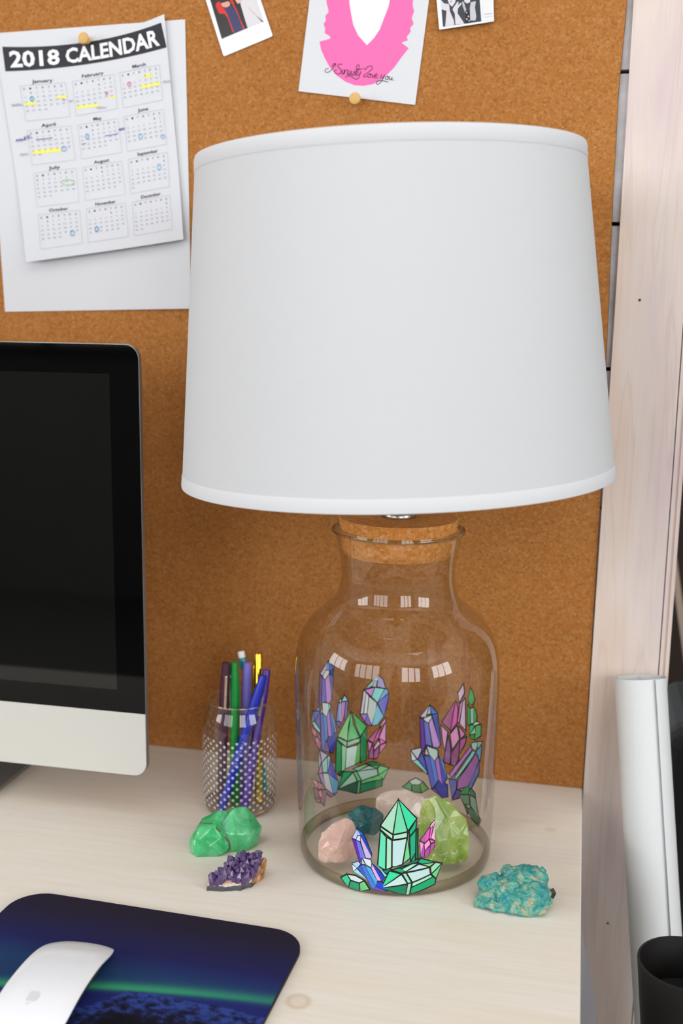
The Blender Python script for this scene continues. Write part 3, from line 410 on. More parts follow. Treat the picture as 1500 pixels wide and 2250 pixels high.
# wall calendar, one page, curling away from the sheet behind it
def page_pt(s, t):
    a = (1-s)*(1-2*s), 4*s*(1-s), s*(2*s-1)
    T = [sum(a[k]*PAGE[k][j] for k in range(3)) for j in (0, 1)]; Bm = [sum(a[k]*PAGE[3+k][j] for k in range(3)) for j in (0, 1)]
    return T[0]*(1-t)+Bm[0]*t, T[1]*(1-t)+Bm[1]*t
def cal_y(x, z):
    xr = (x+.48)/.2; t = (z-.56)/.25
    return BY-.0024-.009*max(0, .5-t)**2/.25-.012*max(0, xr-.50)**2*max(0, t-.1)-.004*max(0, .35-xr)**2*max(0, t)
def cal(off): return lambda x, z: (x, cal_y(x, z)-off, z)
calr = thing('wall_calendar', 'curling one-page 2018 year calendar with a dark header pinned on white paper', 'calendar', (-.38, BY, .56))
bm = bmesh.new(); G = [[bm.verts.new(cal(0)(*page_pt(i/40, j/40))) for i in range(41)] for j in range(41)]
for j in range(40):
    for i in range(40): bm.faces.new((G[j][i], G[j+1][i], G[j+1][i+1], G[j][i+1]))
part(calr, 'page', bm, M_PAPER, smooth=True)
def head_pt(s, t):
    a = (1-s)*(1-2*s), 4*s*(1-s), s*(2*s-1)
    T = [sum(a[k]*HEADER[k][j] for k in range(3)) for j in (0, 1)]; Bm = [sum(a[k]*HEADER[3+k][j] for k in range(3)) for j in (0, 1)]
    return Bm[0]*(1-t)+T[0]*t, Bm[1]*(1-t)+T[1]*t
ink = Ink(); L = cal(.00035)
for i in range(40):
    for j in range(4): ink.poly([L(*head_pt(i/40, j/4)), L(*head_pt((i+1)/40, j/4)), L(*head_pt((i+1)/40, (j+1)/4)), L(*head_pt(i/40, (j+1)/4))], '2e2c34')
ipart(calr, 'header_band', ink)
def set_text(ink, s, bold, u0, u1, v0, v1, pt, L, col, cap=.70):
    wd, V, F = glyphs(s, bold)
    P = [L(*pt(u0+(x/wd)*(u1-u0), v0+(y/cap)*(v1-v0))) for x, y in V]
    for f in F: ink.poly([P[k] for k in f], col)
ink = Ink(); L = cal(.0007)
set_text(ink, '2018', .030, .035, .335, .17, .82, head_pt, L, 'f4f5f8'); set_text(ink, 'CALENDAR', .030, .372, .965, .17, .82, head_pt, L, 'f4f5f8')
ipart(calr, 'header_lettering', ink)
names = Ink(); grid = Ink(); days = Ink(); L = cal(.0005)
for mi, (mn, q) in enumerate(MONTHS.items(), 1):
    def bpnt(u, v, q=q): return ((q[3][0]*(1-u)+q[2][0]*u)*(1-v)+(q[0][0]*(1-u)+q[1][0]*u)*v, (q[3][1]*(1-u)+q[2][1]*u)*(1-v)+(q[0][1]*(1-u)+q[1][1]*u)*v)
    for a, b in (((0, 0), (1, 0)), ((1, 0), (1, 1)), ((1, 1), (0, 1)), ((0, 1), (0, 0))): ribbon(grid, [bpnt(*a), bpnt(*b)], .00045, 'c3c8cf', L)
    wn = min(.52, .062*len(mn)+.02)
    set_text(names, mn, .012, .5-wn/2, .5+wn/2, 1.05, 1.145, bpnt, L, '39434e')
    for k, ch in enumerate('SMTWTFS'): set_text(names, ch, .02 if ch in 'MW' else 0, .075+.137*k-.018, .075+.137*k+.022, .875, .935, bpnt, L, '39434e' if ch in 'MW' else '6d7882')
    off = (caltools.monthrange(2018, mi)[0]+1) % 7
    for d in range(1, caltools.monthrange(2018, mi)[1]+1):
        c, r = (d-1+off) % 7, (d-1+off)//7; hw = .013 if d < 10 else .027
        set_text(days, str(d), 0, .077+.137*c-hw, .077+.137*c+hw, .755-.125*r, .805-.125*r, bpnt, L, '8b95a0')
ipart(calr, 'month_names', names); ipart(calr, 'month_frames', grid); ipart(calr, 'day_numbers', days)
L4 = cal(.00025)
for h in HIGHLIGHTS:
    ink = Ink(); n = 6
    for k in range(n):
        f = lambda a, b, t: (a[0]*(1-t)+b[0]*t, a[1]*(1-t)+b[1]*t)
        ink.poly([L4(*f(h[0], h[1], k/n)), L4(*f(h[0], h[1], (k+1)/n)), L4(*f(h[3], h[2], (k+1)/n)), L4(*f(h[3], h[2], k/n))], 'f3ee72')
    ipart(calr, 'highlight', ink)['label'] = 'yellow highlighter over some days'
ink = Ink(); L6 = cal(.0008)
for h, (x, z), a, b in RINGS: ribbon(ink, [(x+a*math.cos(t*math.pi/7), z+b*math.sin(t*math.pi/7)) for t in range(15)], .0009, h, L6)
for h, p in SCRIBBLES: ribbon(ink, p, .0007, h, L6)
ipart(calr, 'pen_notes', ink)['label'] = 'handwritten rings and notes in coloured pen'

# push pins
M_PIN = plain('pin_wood', 'd8ae66', .45)
def pin(x, z, label, y0=BY):
    t = thing('push_pin', label, 'push pin', (x, y0, z), group=None)
    part(t, 'pin_head', rot_y(lathe([(0, .0035), (.0038, .0035), (.0038, .0052), (.0026, .0062), (.0026, .0095), (.0045, .0108), (.0058, .0122), (.0061, .0138), (.0054, .0152), (.003, .016), (0, .0162)], 28), (x, y0, z)), M_PIN, True)
    b = bmesh.new(); tube(b, (x, y0+.004, z), (x, y0-.0036, z), [(0, .0003), (1, .0006)], 8); part(t, 'needle', b, M_STEEL)
def rot_y(bm, loc):
    bmesh.ops.rotate(bm, matrix=Matrix.Rotation(math.pi/2, 3, 'X'), verts=bm.verts); bmesh.ops.translate(bm, vec=loc, verts=bm.verts); return bm
pin(-.3811, .7950, 'wooden push pin holding the top of the calendar')
pin(-.0859, .7270, 'wooden push pin at the lower edge of the pink card')

def flat_card(root, name, q, r, y0, th, mat): return part(root, name, prism(rounded_quad(q, r), y0-th, y0), mat)
def prints(root, name, items, y, mat=None, step=.00003):
    ink = Ink()
    for k, (h, p) in enumerate(items): ink.poly([(x, y-k*step, z) for x, z in p], h)
    return ipart(root, name, ink, mat)
M_PHOTO = print_mat('glossy_photo_ink', .25, .5)
# instant photo
ip = thing('instant_photo', 'tilted instant photo of two people, one in a red and black jacket', 'photo', (-.21, BY, .78))
flat_card(ip, 'card', INSTAX, .0022, BY-.0008, .0007, M_CARD)
prints(ip, 'picture', INSTAX_IMG, BY-.00155, M_PHOTO)
# booth photo with a thick edge
bp = thing('photo_print', 'black and white photo of two people making peace signs', 'photo', (.024, BY, .79))
flat_card(bp, 'card', BOOTH, .0008, BY-.0042, .0012, M_CARD); part(bp, 'magnet', nbox(.004, .045, BY-.0042, BY-.0002, .803, .818), M_BLACK)
prints(bp, 'picture', BOOTH_IMG, BY-.00545, M_PHOTO)
# greeting card: the portrait on it is left as a plain pink shape
gc = thing('greeting_card', 'white card with a pink round print and handwritten line', 'card', (-.08, BY, .72))
flat_card(gc, 'card', CARD, .0004, BY-.0006, .0009, M_PAPER)
ink = Ink(); ink.poly([(x, BY-.00160, z) for x, z in PINK], 'ee6fb2'); ink.poly([(x, BY-.00166, z) for x, z in CARD_WHITE], 'eceef2'); ipart(gc, 'pink_print', ink)
ink = Ink()
for p in SCRIPT: ribbon(ink, p, .00065, '2c2028', lambda x, z: (x, BY-.00175, z))
ipart(gc, 'lettering', ink)

# ------------------------------------------------------------------ table lamp
DR = (-.01026, -.00222)
PROF = [(0, .0895), (.006, .0925), (.02, .0934), (.05, .0943), (.1, .0953), (.15, .0966), (.19, .0962), (.21, .0930), (.223, .0875), (.234, .0790), (.2426, .069), (.2535, .0578), (.2645, .0541), (.2754, .0529), (.2885, .0536), (.3014, .0557), (.311, .0582), (.3165, .0605)]
def prof_r(z):
    for (a, ra), (b, rb) in zip(PROF, PROF[1:]):
        if z <= b: return ra+(rb-ra)*(z-a)/(b-a)
    return PROF[-1][1]
lamp = thing('table_lamp', 'table lamp with white drum shade on a clear glass jar base', 'lamp', (0, 0, 0))
def smooth_prof(P, sub=4):
    pts = spline([(r, z) for z, r in P], sub); return pts
jar = obj('glass_jar', lathe([(r, max(z, .0005)) for r, z in smooth_prof(PROF)], 128, DR), M_GLASS, lamp, True); jar['label'] = 'clear glass jar with printed crystals'
# thick rolled lip, thick foot and glass floor
zl = .3175; obj('jar_lip', lathe([(.0590+.0028*math.cos(a*math.pi/8), zl+.0022*math.sin(a*math.pi/8)) for a in range(16)], 128, DR, True), M_THICK, jar, True)
obj('jar_foot', lathe([(.0862, .0008), (.0895, .0008), (.0918, .0035), (.0922, .008), (.0916, .0105), (.0885, .0112), (.0862, .0098)], 128, (0, 0), True), M_FOOT, jar, True)
obj('jar_floor', lathe([(0, .0100), (.0860, .0100)], 96), M_FLOORGLASS, jar, True)
def offset_poly(pts, d):
    n = len(pts); A = sum(pts[i][0]*pts[(i+1) % n][1]-pts[(i+1) % n][0]*pts[i][1] for i in range(n)); s = 1 if A > 0 else -1; out = []
    for i in range(n):
        p, a, b = Vector(pts[i]), Vector(pts[i-1]), Vector(pts[(i+1) % n])
        e0, e1 = (p-a), (b-p)
        if e0.length < 1e-7 or e1.length < 1e-7: out.append(tuple(p)); continue
        n0, n1 = Vector((e0.y, -e0.x)).normalized()*s, Vector((e1.y, -e1.x)).normalized()*s
        m = n0+n1; l = m.length
        m = n0 if l < .2 else m/l*min(1/max(.35, l/2), 2.2)
        out.append(tuple(p+m*d))
    return out
def area2(p): return sum(p[i][0]*p[(i+1) % len(p)][1]-p[(i+1) % len(p)][0]*p[i][1] for i in range(len(p)))
M_STICKER = print_mat('printed_vinyl', .4, .4)
for nm, far, facets in STICKERS:
    bm = bmesh.new(); lay = bm.loops.layers.float_color.new('ink'); R0 = .0945
    thin = 'purple' in nm and not far or 'front pink' in nm
    g, e = (.0002, .0004) if thin else (.00055, .0008)
    if far: g, e = (.0004, .0011) if 'pink tower' in nm else (.0003, .0008)
    for layer in (0, 1):
        for h, fl in facets:
            P = [(fl[k]*1e-4*R0, max(fl[k+1]*1e-5, .0012)) for k in range(0, len(fl), 2)]
            Q = offset_poly(P, e) if layer == 0 else offset_poly(P, -g)
            if layer == 1 and area2(Q)*area2(P) <= 0: Q = offset_poly(P, -g*.3)
            top = (layer == 1) != bool(far)
            off = .0007 if top else .0004
            try: f = bm.faces.new([bm.verts.new((s, off, max(z, .0008))) for s, z in Q])
            except ValueError: continue
            cc = srgb('0c0908') if layer == 0 else (tuple(min(.92, c*1.8) for c in srgb(h)[:3])+(1,) if far else srgb(h))
            for lp in f.loops: lp[lay] = cc
    bmesh.ops.triangulate(bm, faces=bm.faces[:])
    s0 = min(v.co.x for v in bm.verts); s1 = max(v.co.x for v in bm.verts); k = s0+.004
    while k < s1:
        bmesh.ops.bisect_plane(bm, geom=bm.verts[:]+bm.edges[:]+bm.faces[:], plane_co=(k, 0, 0), plane_no=(1, 0, 0)); k += .004
    z0 = min(v.co.z for v in bm.verts); z1 = max(v.co.z for v in bm.verts); k = z0+.012
    while k < z1:
        bmesh.ops.bisect_plane(bm, geom=bm.verts[:]+bm.edges[:]+bm.faces[:], plane_co=(0, 0, k), plane_no=(0, 0, 1)); k += .012
    for v in bm.verts:
        th, z = v.co.x/R0, v.co.z; r = prof_r(z)+v.co.y; v.co = (r*math.cos(th)+DR[0]*z, r*math.sin(th)+DR[1]*z, z)
    so = obj('crystal_sticker', bm, M_STICKER, jar); so['label'] = nm.replace('front', 'printed').replace('back left', 'printed').replace('back right', 'printed')
# cork stopper, metal neck, harp, bulb, finial, shade
cx, cy = DR[0]*.32, DR[1]*.32
def at_axis(bm): bmesh.ops.translate(bm, vec=(cx, cy, 0), verts=bm.verts); return bm
obj('cork_stopper', at_axis(lathe([(0, .296), (.0500, .296), (.0520, .3005), (.0548, .328), (.0540, .3293), (0, .3293)], 96)), M_STOPPER, lamp, False)
obj('neck', at_axis(lathe([(0, .3294), (.0155, .3294), (.0158, .3315), (.0150, .3335), (.0105, .3345), (.0095, .352), (.013, .354), (.013, .385), (.0165, .387), (.0165, .418), (.0155, .42), (0, .42)], 48)), M_NICKEL, lamp, True)
obj('bulb', at_axis(lathe([(0, .4201), (.013, .4205), (.0135, .435), (.022, .460), (.029, .485), (.0295, .500), (.025, .517), (.014, .528), (0, .532)], 40)), plain('frosted_bulb', 'f2f0ea', .4), lamp, True)
bm = bmesh.new()
hp = [(.019, .384), (.034, .40), (.052, .44), (.060, .49), (.056, .55), (.040, .605), (.018, .630), (0, .637)]
for s in (-1, 1):
    pts = spline([(p[0]*s, p[1]) for p in hp], 4)
    for a, b in zip(pts, pts[1:]): tube(bm, (cx+a[0], cy-.008*((a[1]-.38)/.26), a[1]), (cx+b[0], cy-.008*((b[1]-.38)/.26), b[1]), [(0, .0014), (1, .0014)], 8)
obj('harp', bm, M_NICKEL, lamp)
TY, TX = .00585, -.04475
MS = Matrix.Translation((-.003, -.022, .37137)) @ Matrix.Rotation(TY, 4, 'X') @ Matrix.Rotation(TX, 4, 'Y')
HS = .2745; RB, RT = .1902, .1640
def cone(rows, n=128, close=True):
    bm = lathe(rows, n, (0, 0), close); bmesh.ops.transform(bm, matrix=MS, verts=bm.verts); return bm
sh = obj('lamp_shade', cone([(RB, 0), (RT, HS), (RT-.0022, HS), (RB-.0022, 0)]), M_LINEN, lamp, True)
k = (RT-RB)/HS
obj('bottom_trim', cone([(RB+.0005, -.0006), (RB+.0006, .001), (RB+.0005+k*.009, .0095), (RB+.00005+k*.0095, .0105)], close=False), M_TRIM, sh, True)
obj('top_trim', cone([(RT+.0002-k*.0105, HS-.0115), (RT+.0006-k*.0105, HS-.0105), (RT+.0009, HS-.0015), (RT+.0002, HS+.0009), (RT-.0018, HS+.0007)], close=False), M_TRIM, sh, True)
bm = bmesh.new()
for a in (20, 140, 260):
    a = math.radians(a); tube(bm, (.012*math.cos(a), .012*math.sin(a), HS-.014), ((RT-.003)*math.cos(a), (RT-.003)*math.sin(a), HS-.006), [(0, .0014), (1, .0014)], 8)
tube(bm, (0, 0, HS-.0165), (0, 0, HS-.012), [(0, .013), (1, .013)], 24)
bmesh.ops.transform(bm, matrix=MS, verts=bm.verts); obj('spider', bm, M_NICKEL, sh)
fin = lathe([(0, HS-.0119), (.006, HS-.0119), (.006, HS-.004), (.0125, HS+.002), (.0128, HS+.010), (.0125, HS+.0155), (.0105, HS+.020), (.006, HS+.023), (0, HS+.024)], 36); bmesh.ops.transform(fin, matrix=MS, verts=fin.verts)
obj('finial', fin, M_WHITE, lamp, True)

# ------------------------------------------------------------------ stones
def stone_mat(name, stops, sss=.5, rad=(.010, .012, .010), rough=.22, scale=45, spots=None, coat=.4, trans=0, bump=.25, bscale=220):
    m = NT(name); n = m.noise(scale, 5, .62, dist=.8); c = m.ramp(n, stops)
    if spots:
        for hexc, sc_, lo, hi, k in spots: c = m.mix(m_half(m, m.ramp(m.noise(sc_, 4, .6, dist=1), [(lo, (0, 0, 0, 1)), (hi, (1, 1, 1, 1))]), k), c, srgb(hexc))
    m.base(c); m.set(Roughness=rough); m.p.inputs['Subsurface Weight'].default_value = sss; m.p.inputs['Subsurface Radius'].default_value = rad; m.p.inputs['Subsurface Scale'].default_value = 1.0
    m.p.inputs['Coat Weight'].default_value = coat; m.p.inputs['Coat Roughness'].default_value = .12; m.p.inputs['Transmission Weight'].default_value = trans
    m.bump(m.noise(bscale, 5, .65), bump, .0012); return m.m
def frame(loc):
    d = Vector((loc[0]-.15511, loc[1]+.99355, 0)).normalized(); return Matrix.Translation(loc) @ Matrix(((d.y, d.x, 0, 0), (-d.x, d.y, 0, 0), (0, 0, 1, 0), (0, 0, 0, 1)))
def hull(lobes, bevel=.0016, rough=.0008, cuts=2, seed=0, fr=120):
    out = bmesh.new()
    for li, pts in enumerate(lobes):
        bm = bmesh.new()
        for p in pts: bm.verts.new(p)
        r = bmesh.ops.convex_hull(bm, input=bm.verts)
        bmesh.ops.delete(bm, geom=list({g for g in r['geom_interior']+r['geom_unused'] if isinstance(g, bmesh.types.BMVert)}), context='VERTS')
        bmesh.ops.dissolve_limit(bm, angle_limit=.12, verts=bm.verts[:], edges=bm.edges[:])
        if bevel: bmesh.ops.bevel(bm, geom=bm.edges[:], offset=bevel, segments=2, profile=.6, affect='EDGES', clamp_overlap=True)
        bmesh.ops.triangulate(bm, faces=bm.faces[:])
        for _ in range(cuts): bmesh.ops.subdivide_edges(bm, edges=[e for e in bm.edges if e.calc_length() > .0025], cuts=1)
        bm.normal_update(); bmesh.ops.triangulate(bm, faces=bm.faces[:])
        if rough:
            mv = [(v, v.normal.copy()) for v in bm.verts]
            for v, n in mv:
                k = noise.fractal(v.co*fr+Vector((seed*7.3, li*3.1, 0)), .9, 2.1, 4); v.co += n*k*rough
        for v in bm.verts: v.co.z = max(v.co.z, 0)
        me = bpy.data.meshes.new('tmp'); bm.to_mesh(me); bm.free(); out.from_mesh(me); bpy.data.meshes.remove(me)
    return out
def stone(name, label, lobes, loc, mat, group=None, **kw):
    o = obj(name, hull(lobes, **kw), mat); o.matrix_world = frame(loc); return tag(o, label, 'stone', group)

M_GREEN = stone_mat('green_calcite', [(.25, '178a48'), (.42, '36ad69'), (.56, '5cc488'), (.70, 'c4e4cd'), (.8, 'e4f0e4')], .55, (.012, .022, .014), .16, 38, [('e9e6dc', 30, .60, .74, .6), ('7d4a2a', 55, .70, .76, .7)], .6)
RL = [(-.004, -.003, 0), (.022, -.001, 0), (.032, .008, .004), (.0365, .016, .016), (.021, .013, .040), (.010, .009, .041), (-.006, .000, .027), (.006, -.006, .020), (.025, -.001, .017), (-.006, .022, 0), (.028, .028, 0), (.002, .024, .032), (.026, .026, .026)]
LL = [(-.034, .000, .003), (-.028, -.009, .000), (-.006, -.010, 0), (.004, -.009, .008), (-.003, -.008, .019), (-.011, -.004, .029), (-.024, .002, .026), (-.0345, .005, .012), (-.030, -.006, .013), (-.028, .02, 0), (0, .02, 0), (-.006, .014, .037), (.004, .012, .036), (-.022, .014, .029)]
cal_st = stone('calcite_crystal', 'large translucent green faceted stone in front of the pen cup', [RL, LL], (-.158, -.045, 0), M_GREEN, bevel=.0014, rough=.0007, seed=1)

M_VEIN = plain('iron_vein', '6e3a24', .7)
for V_ in ([(-.0237, .0077, .0261), (-.0198, .0038, .0281), (-.0157, .0012, .0292), (-.0118, -.0014, .0300)], [(-.0088, -.0043, .0270), (-.0066, -.0046, .0252), (-.0045, -.0051, .0230)],
           [(-.0003, -.0055, .0184), (.0016, -.0062, .0153), (.0033, -.0062, .0125), (.0041, -.0041, .0085), (.0046, -.0033, .005), (.0028, -.0028, .0027)]):
    bm = bmesh.new()
    for a, b in zip(V_, V_[1:]): tube(bm, a, b, [(0, .00055), (1, .00055)], 6)
    obj('vein', bm, M_VEIN, cal_st)['label'] = 'rusty brown vein'

# amethyst: a wedge of banded rock under a crust of points
ma = NT('banded_rock'); sx = ma.add('ShaderNodeSeparateXYZ'); ma.link(ma.co(), sx.inputs[0])
mz = ma.add('ShaderNodeMath', operation='MULTIPLY_ADD'); mz.inputs[1].default_value = 40; mz.inputs[2].default_value = 0; ma.link(sx.outputs[2], mz.inputs[0])
mn = ma.add('ShaderNodeMath', operation='MULTIPLY_ADD'); mn.inputs[1].default_value = .07; ma.link(ma.noise(160, 4, .6), mn.inputs[0]); ma.link(mz.outputs[0], mn.inputs[2])
ma.base(ma.ramp(mn.outputs[0], [(.03, '8d7a66'), (.07, '3b3b40'), (.20, '4a4a50'), (.24, 'd8d0ca'), (.30, 'c9b0a0'), (.36, 'b07a4a'), (.42, 'c8b2c0'), (.60, '6a4a80')])); ma.set(Roughness=.45); ma.bump(ma.noise(260, 4, .6), .6, .0015)
am = thing('amethyst_cluster', 'small dark purple crystal cluster on a grey rock base', 'stone')
am.matrix_world = frame((-.128, -.106, 0))
base_pts = [(-.0265, -.005, 0), (-.012, -.008, 0), (.004, -.007, 0), (.014, -.002, 0), (.0255, .014, .002), (.026, .018, .013), (.014, .022, .017), (-.006, .012, .011), (-.0225, .000, .008), (-.0245, -.003, .009), (-.004, -.0055, .009), (.012, -.001, .010), (.006, .024, 0), (-.016, .010, 0)]
obj('rock_base', hull([base_pts], .001, .0012, 2, 3, 160), ma.m, am)
obj('rind', hull([[(.014, -.001, 0), (.026, .013, .001), (.0285, .017, .010), (.0285, .017, .018), (.026, .016, .019), (.024, .012, .014), (.022, .008, .008), (.016, .001, .009), (.022, .02, 0), (.025, .022, .017)]], .0008, .0012, 2, 5, 200), stone_mat('brown_rind', [(.3, '6b4528'), (.5, 'a8764a'), (.7, 'd4b08c')], .1, rough=.6, coat=0, scale=160), am)
M_AME = stone_mat('amethyst', [(.25, '220e36'), (.5, '482864'), (.75, '8c66b0')], .25, (.004, .003, .006), .12, 90, [('c8b4d4', 130, .6, .72, .5)], .8, .15, .08)
rnd = random.Random(4); cvar = []
for k in range(5):
    bm = bmesh.new(); n = 6; r = 1.0; low = [bm.verts.new((math.cos(a)*r*.85, math.sin(a)*r*.85, -1.4)) for a in [i*math.pi/3 for i in range(6)]]
    mid = [bm.verts.new((math.cos(a)*r*rnd.uniform(.92, 1.05), math.sin(a)*r*rnd.uniform(.92, 1.05), rnd.uniform(.1, .6))) for a in [i*math.pi/3 for i in range(6)]]
    tip = bm.verts.new((rnd.uniform(-.2, .2), rnd.uniform(-.2, .2), rnd.uniform(1.15, 1.5)))
    for i in range(6): bm.faces.new((low[i], low[(i+1) % 6], mid[(i+1) % 6], mid[i])); bm.faces.new((mid[i], mid[(i+1) % 6], tip))
    bm.faces.new(low[::-1]); me = bpy.data.meshes.new('crystal'); bm.to_mesh(me); bm.free(); me.materials.append(M_AME); cvar.append(me)
spots = []
for row, (y, z, x0, x1, n) in enumerate(((-.0035, .0105, -.022, .012, 9), (-.0005, .0135, -.0225, .017, 9), (.004, .0155, -.017, .020, 8), (.009, .0175, -.011, .022, 7), (.014, .0195, -.006, .023, 6), (.019, .0205, .001, .023, 5), (-.002, .0125, -.024, -.020, 1))):
    for i in range(n):
        t = (i+.5)/n; spots.append((x0+(x1-x0)*t+rnd.uniform(-.001, .001), y+rnd.uniform(-.001, .001), z+rnd.uniform(-.0015, .001)+.003*max(0, t-.3)))
for x, y, z in spots:
    o = bpy.data.objects.new('crystal', rnd.choice(cvar)); C.objects.link(o); o.parent = am; s = rnd.uniform(.0030, .0046)
    o.location = (x, y, z); o.rotation_euler = (rnd.uniform(.05, .40), rnd.uniform(-.25, .25), rnd.uniform(0, 1)); o.scale = (s, s, s*rnd.uniform(.75, 1.1))

# blue-green botryoidal mineral
mt = NT('turquoise_mineral'); c = mt.ramp(mt.noise(95, 7, .75, dist=.8), [(.25, '06414c'), (.38, '157f86'), (.47, '3d9a92'), (.55, '6fa892'), (.63, '9db8a0'), (.74, 'd9d4bd')])
c = mt.mix(m_half(mt, mt.ramp(mt.noise(120, 4, .6), [(.58, (0, 0, 0, 1)), (.64, (1, 1, 1, 1))]), .75), c, srgb('0f93a6')); c = mt.mix(m_half(mt, mt.ramp(mt.noise(95, 5, .7, vec=mt.mapping((1.1, 1, .9))), [(.56, (0, 0, 0, 1)), (.63, (1, 1, 1, 1))]), .75), c, srgb('c4a27c'))
sx2 = mt.add('ShaderNodeSeparateXYZ'); mt.link(mt.co(), sx2.inputs[0])
mt.base(c); mt.set(Roughness=.4); mt.bump(mt.noise(330, 5, .7), .8, .0015)
tq = thing('turquoise_mineral', 'rough blue-green mineral lump on the desk right of the jar', 'stone'); tq.matrix_world = frame((.118, -.083, 0))
bm = bmesh.new(); rnd = random.Random(9)
for x, y, z, a, b, c_ in ((.012, .014, .024, .019, .014, .013), (.016, .000, .015, .019, .014, .0135), (-.006, .004, .018, .014, .011, .010), (-.017, .010, .015, .013, .011, .013), (-.020, .001, .008, .011, .009, .008), (-.026, -.003, .005, .006, .006, .005), (-.012, -.006, .006, .012, .008, .006), (.004, -.008, .006, .013, .008, .007), (.018, -.007, .007, .013, .008, .008), (.026, .004, .010, .009, .010, .010), (.008, .018, .012, .024, .012, .012), (-.002, .016, .028, .008, .008, .007), (.022, .016, .030, .008, .007, .006), (-.002, -.002, .011, .012, .010, .010)):
    r = bmesh.ops.create_icosphere(bm, subdivisions=4, radius=1)
    bmesh.ops.scale(bm, vec=(a, b, c_), verts=r['verts']); bmesh.ops.rotate(bm, matrix=Matrix.Rotation(rnd.uniform(-.5, .5), 3, 'Y'), verts=r['verts'])
    off = Vector((x, y, z)); sd = Vector((rnd.random()*9, 0, 0))
    for v in r['verts']:
        n = v.co.normalized(); k = noise.fractal(v.co*150+sd, .8, 2.1, 5); v.co += n*k*.0024+off; v.co.z = max(v.co.z*.88, .0002)
obj('mineral_mass', bm, mt.m, tq)
obj('dark_chip', hull([[(.024, .004, .006), (.034, .001, .007), (.0385, .003, .016), (.036, .005, .0205), (.029, .001, .018), (.028, .012, .006), (.033, .012, .015), (.025, .001, .010)]], .0006, .0005, 1, 2), plain('dark_chip', '2b1a18', .5), tq)

# stones lying on the glass floor inside the jar
ZF = .0108
M_ROSE = stone_mat('rose_quartz', [(.25, 'd9aa9d'), (.5, 'e6bfb2'), (.75, 'f1d9cf')], .5, (.012, .008, .007), .3, 50, [('f8ece6', 140, .62, .72, .6)], .4)
stone('rose_quartz', 'pink rough stone inside the jar, at its left', [[(-.019, -.006, .001), (-.012, -.010, 0), (.006, -.009, 0), (.016, -.004, .006), (.018, .000, .022), (.013, .004, .038), (.006, .006, .039), (-.008, .002, .033), (-.017, -.001, .027), (-.0195, -.003, .014), (-.014, .014, 0), (.012, .012, 0), (-.004, -.010, .016)]], (-.0445, -.052, ZF), M_ROSE, 'stones inside the jar', bevel=.003, rough=.0013, seed=4)
M_TEAL = stone_mat('teal_stone', [(.25, '043f44'), (.5, '0a5f62'), (.75, '147a86')], .1, rough=.4, scale=70, spots=[('a8703a', 60, .66, .74, .6)], coat=.2)
stone('teal_stone', 'dark teal stone inside the jar behind the pink stone', [[(-.018, -.004, .002), (.008, -.008, 0), (.017, -.002, .006), (.018, .002, .018), (.010, .006, .024), (-.008, .006, .025), (-.018, .002, .018), (-.014, .014, 0), (.014, .014, 0), (.002, -.008, .012)]], (-.030, .006, ZF), M_TEAL, 'stones inside the jar', bevel=.002, rough=.0012, seed=6)
M_PALE = stone_mat('pale_quartz', [(.25, 'c9b0a2'), (.5, 'd8c2b6'), (.75, 'e8dad2')], .5, (.012, .009, .008), .25, 40, None, .4)
stone('pale_quartz', 'pale cloudy quartz at the back of the jar', [[(-.028, -.004, .002), (-.027, .0, .020), (-.020, .004, .027), (.004, .006, .029), (.022, .004, .022), (.030, .002, .008), (.024, -.008, 0), (-.01, -.010, 0), (-.02, .014, 0), (.022, .014, 0), (0, -.008, .016)]], (.000, .045, ZF), M_PALE, 'stones inside the jar', bevel=.0025, rough=.001, seed=8)
M_OLIVE = stone_mat('olive_calcite', [(.25, '5f8f2c'), (.5, '98ae4e'), (.75, 'cdd092')], .5, (.012, .014, .006), .2, 32, [('eef0da', 150, .60, .68, .7)], .5)
stone('olive_calcite', 'yellow-green stone inside the jar, at its right', [[(-.024, -.004, .004), (-.014, -.010, 0), (.010, -.011, 0), (.0235, -.006, .003), (.0245, -.003, .020), (.022, .002, .040), (.006, .006, .055), (-.010, .004, .062), (-.022, .002, .056), (-.0245, -.001, .035), (-.016, .016, 0), (.018, .014, 0), (-.006, -.011, .022), (.014, -.008, .026), (.002, .012, .05)]], (.0510, -.030, ZF), M_OLIVE, 'stones inside the jar', bevel=.0018, rough=.0009, seed=11)

# ------------------------------------------------------------------ pen cup and pens
PX, PY = -.1745, .0560
cup = thing('pen_cup', 'clear glass cup with frosted dots holding pens', 'cup', (PX, PY, 0))
CP = [(.0355, .0008), (.0365, .004), (.0378, .012), (.0384, .03), (.0385, .06), (.0384, .085), (.0380, .094), (.0366, .102), (.0345, .108), (.0330, .1125), (.0328, .118)]
obj('glass_body', lathe(spline(CP, 3), 96), M_CUP, cup, True)
obj('rim', lathe([(.0328+.0010*math.cos(a*math.pi/5), .118+.0010*math.sin(a*math.pi/5)) for a in range(10)], 96, (0, 0), True), glass_mat('cup_rim_glass', (.93, .92, .90), (.80, .78, .76), 3.2), cup, True)
obj('thick_base', lathe([(0, .0006), (.0345, .0006), (.0362, .0035), (.0364, .0052), (0, .0052)], 96), M_THICKCUP, cup, True)
md = NT('frosted_dot'); md.base('f2f2f2'); md.set(Roughness=.7, Alpha=.50)
bm = bmesh.new(); NR = 28
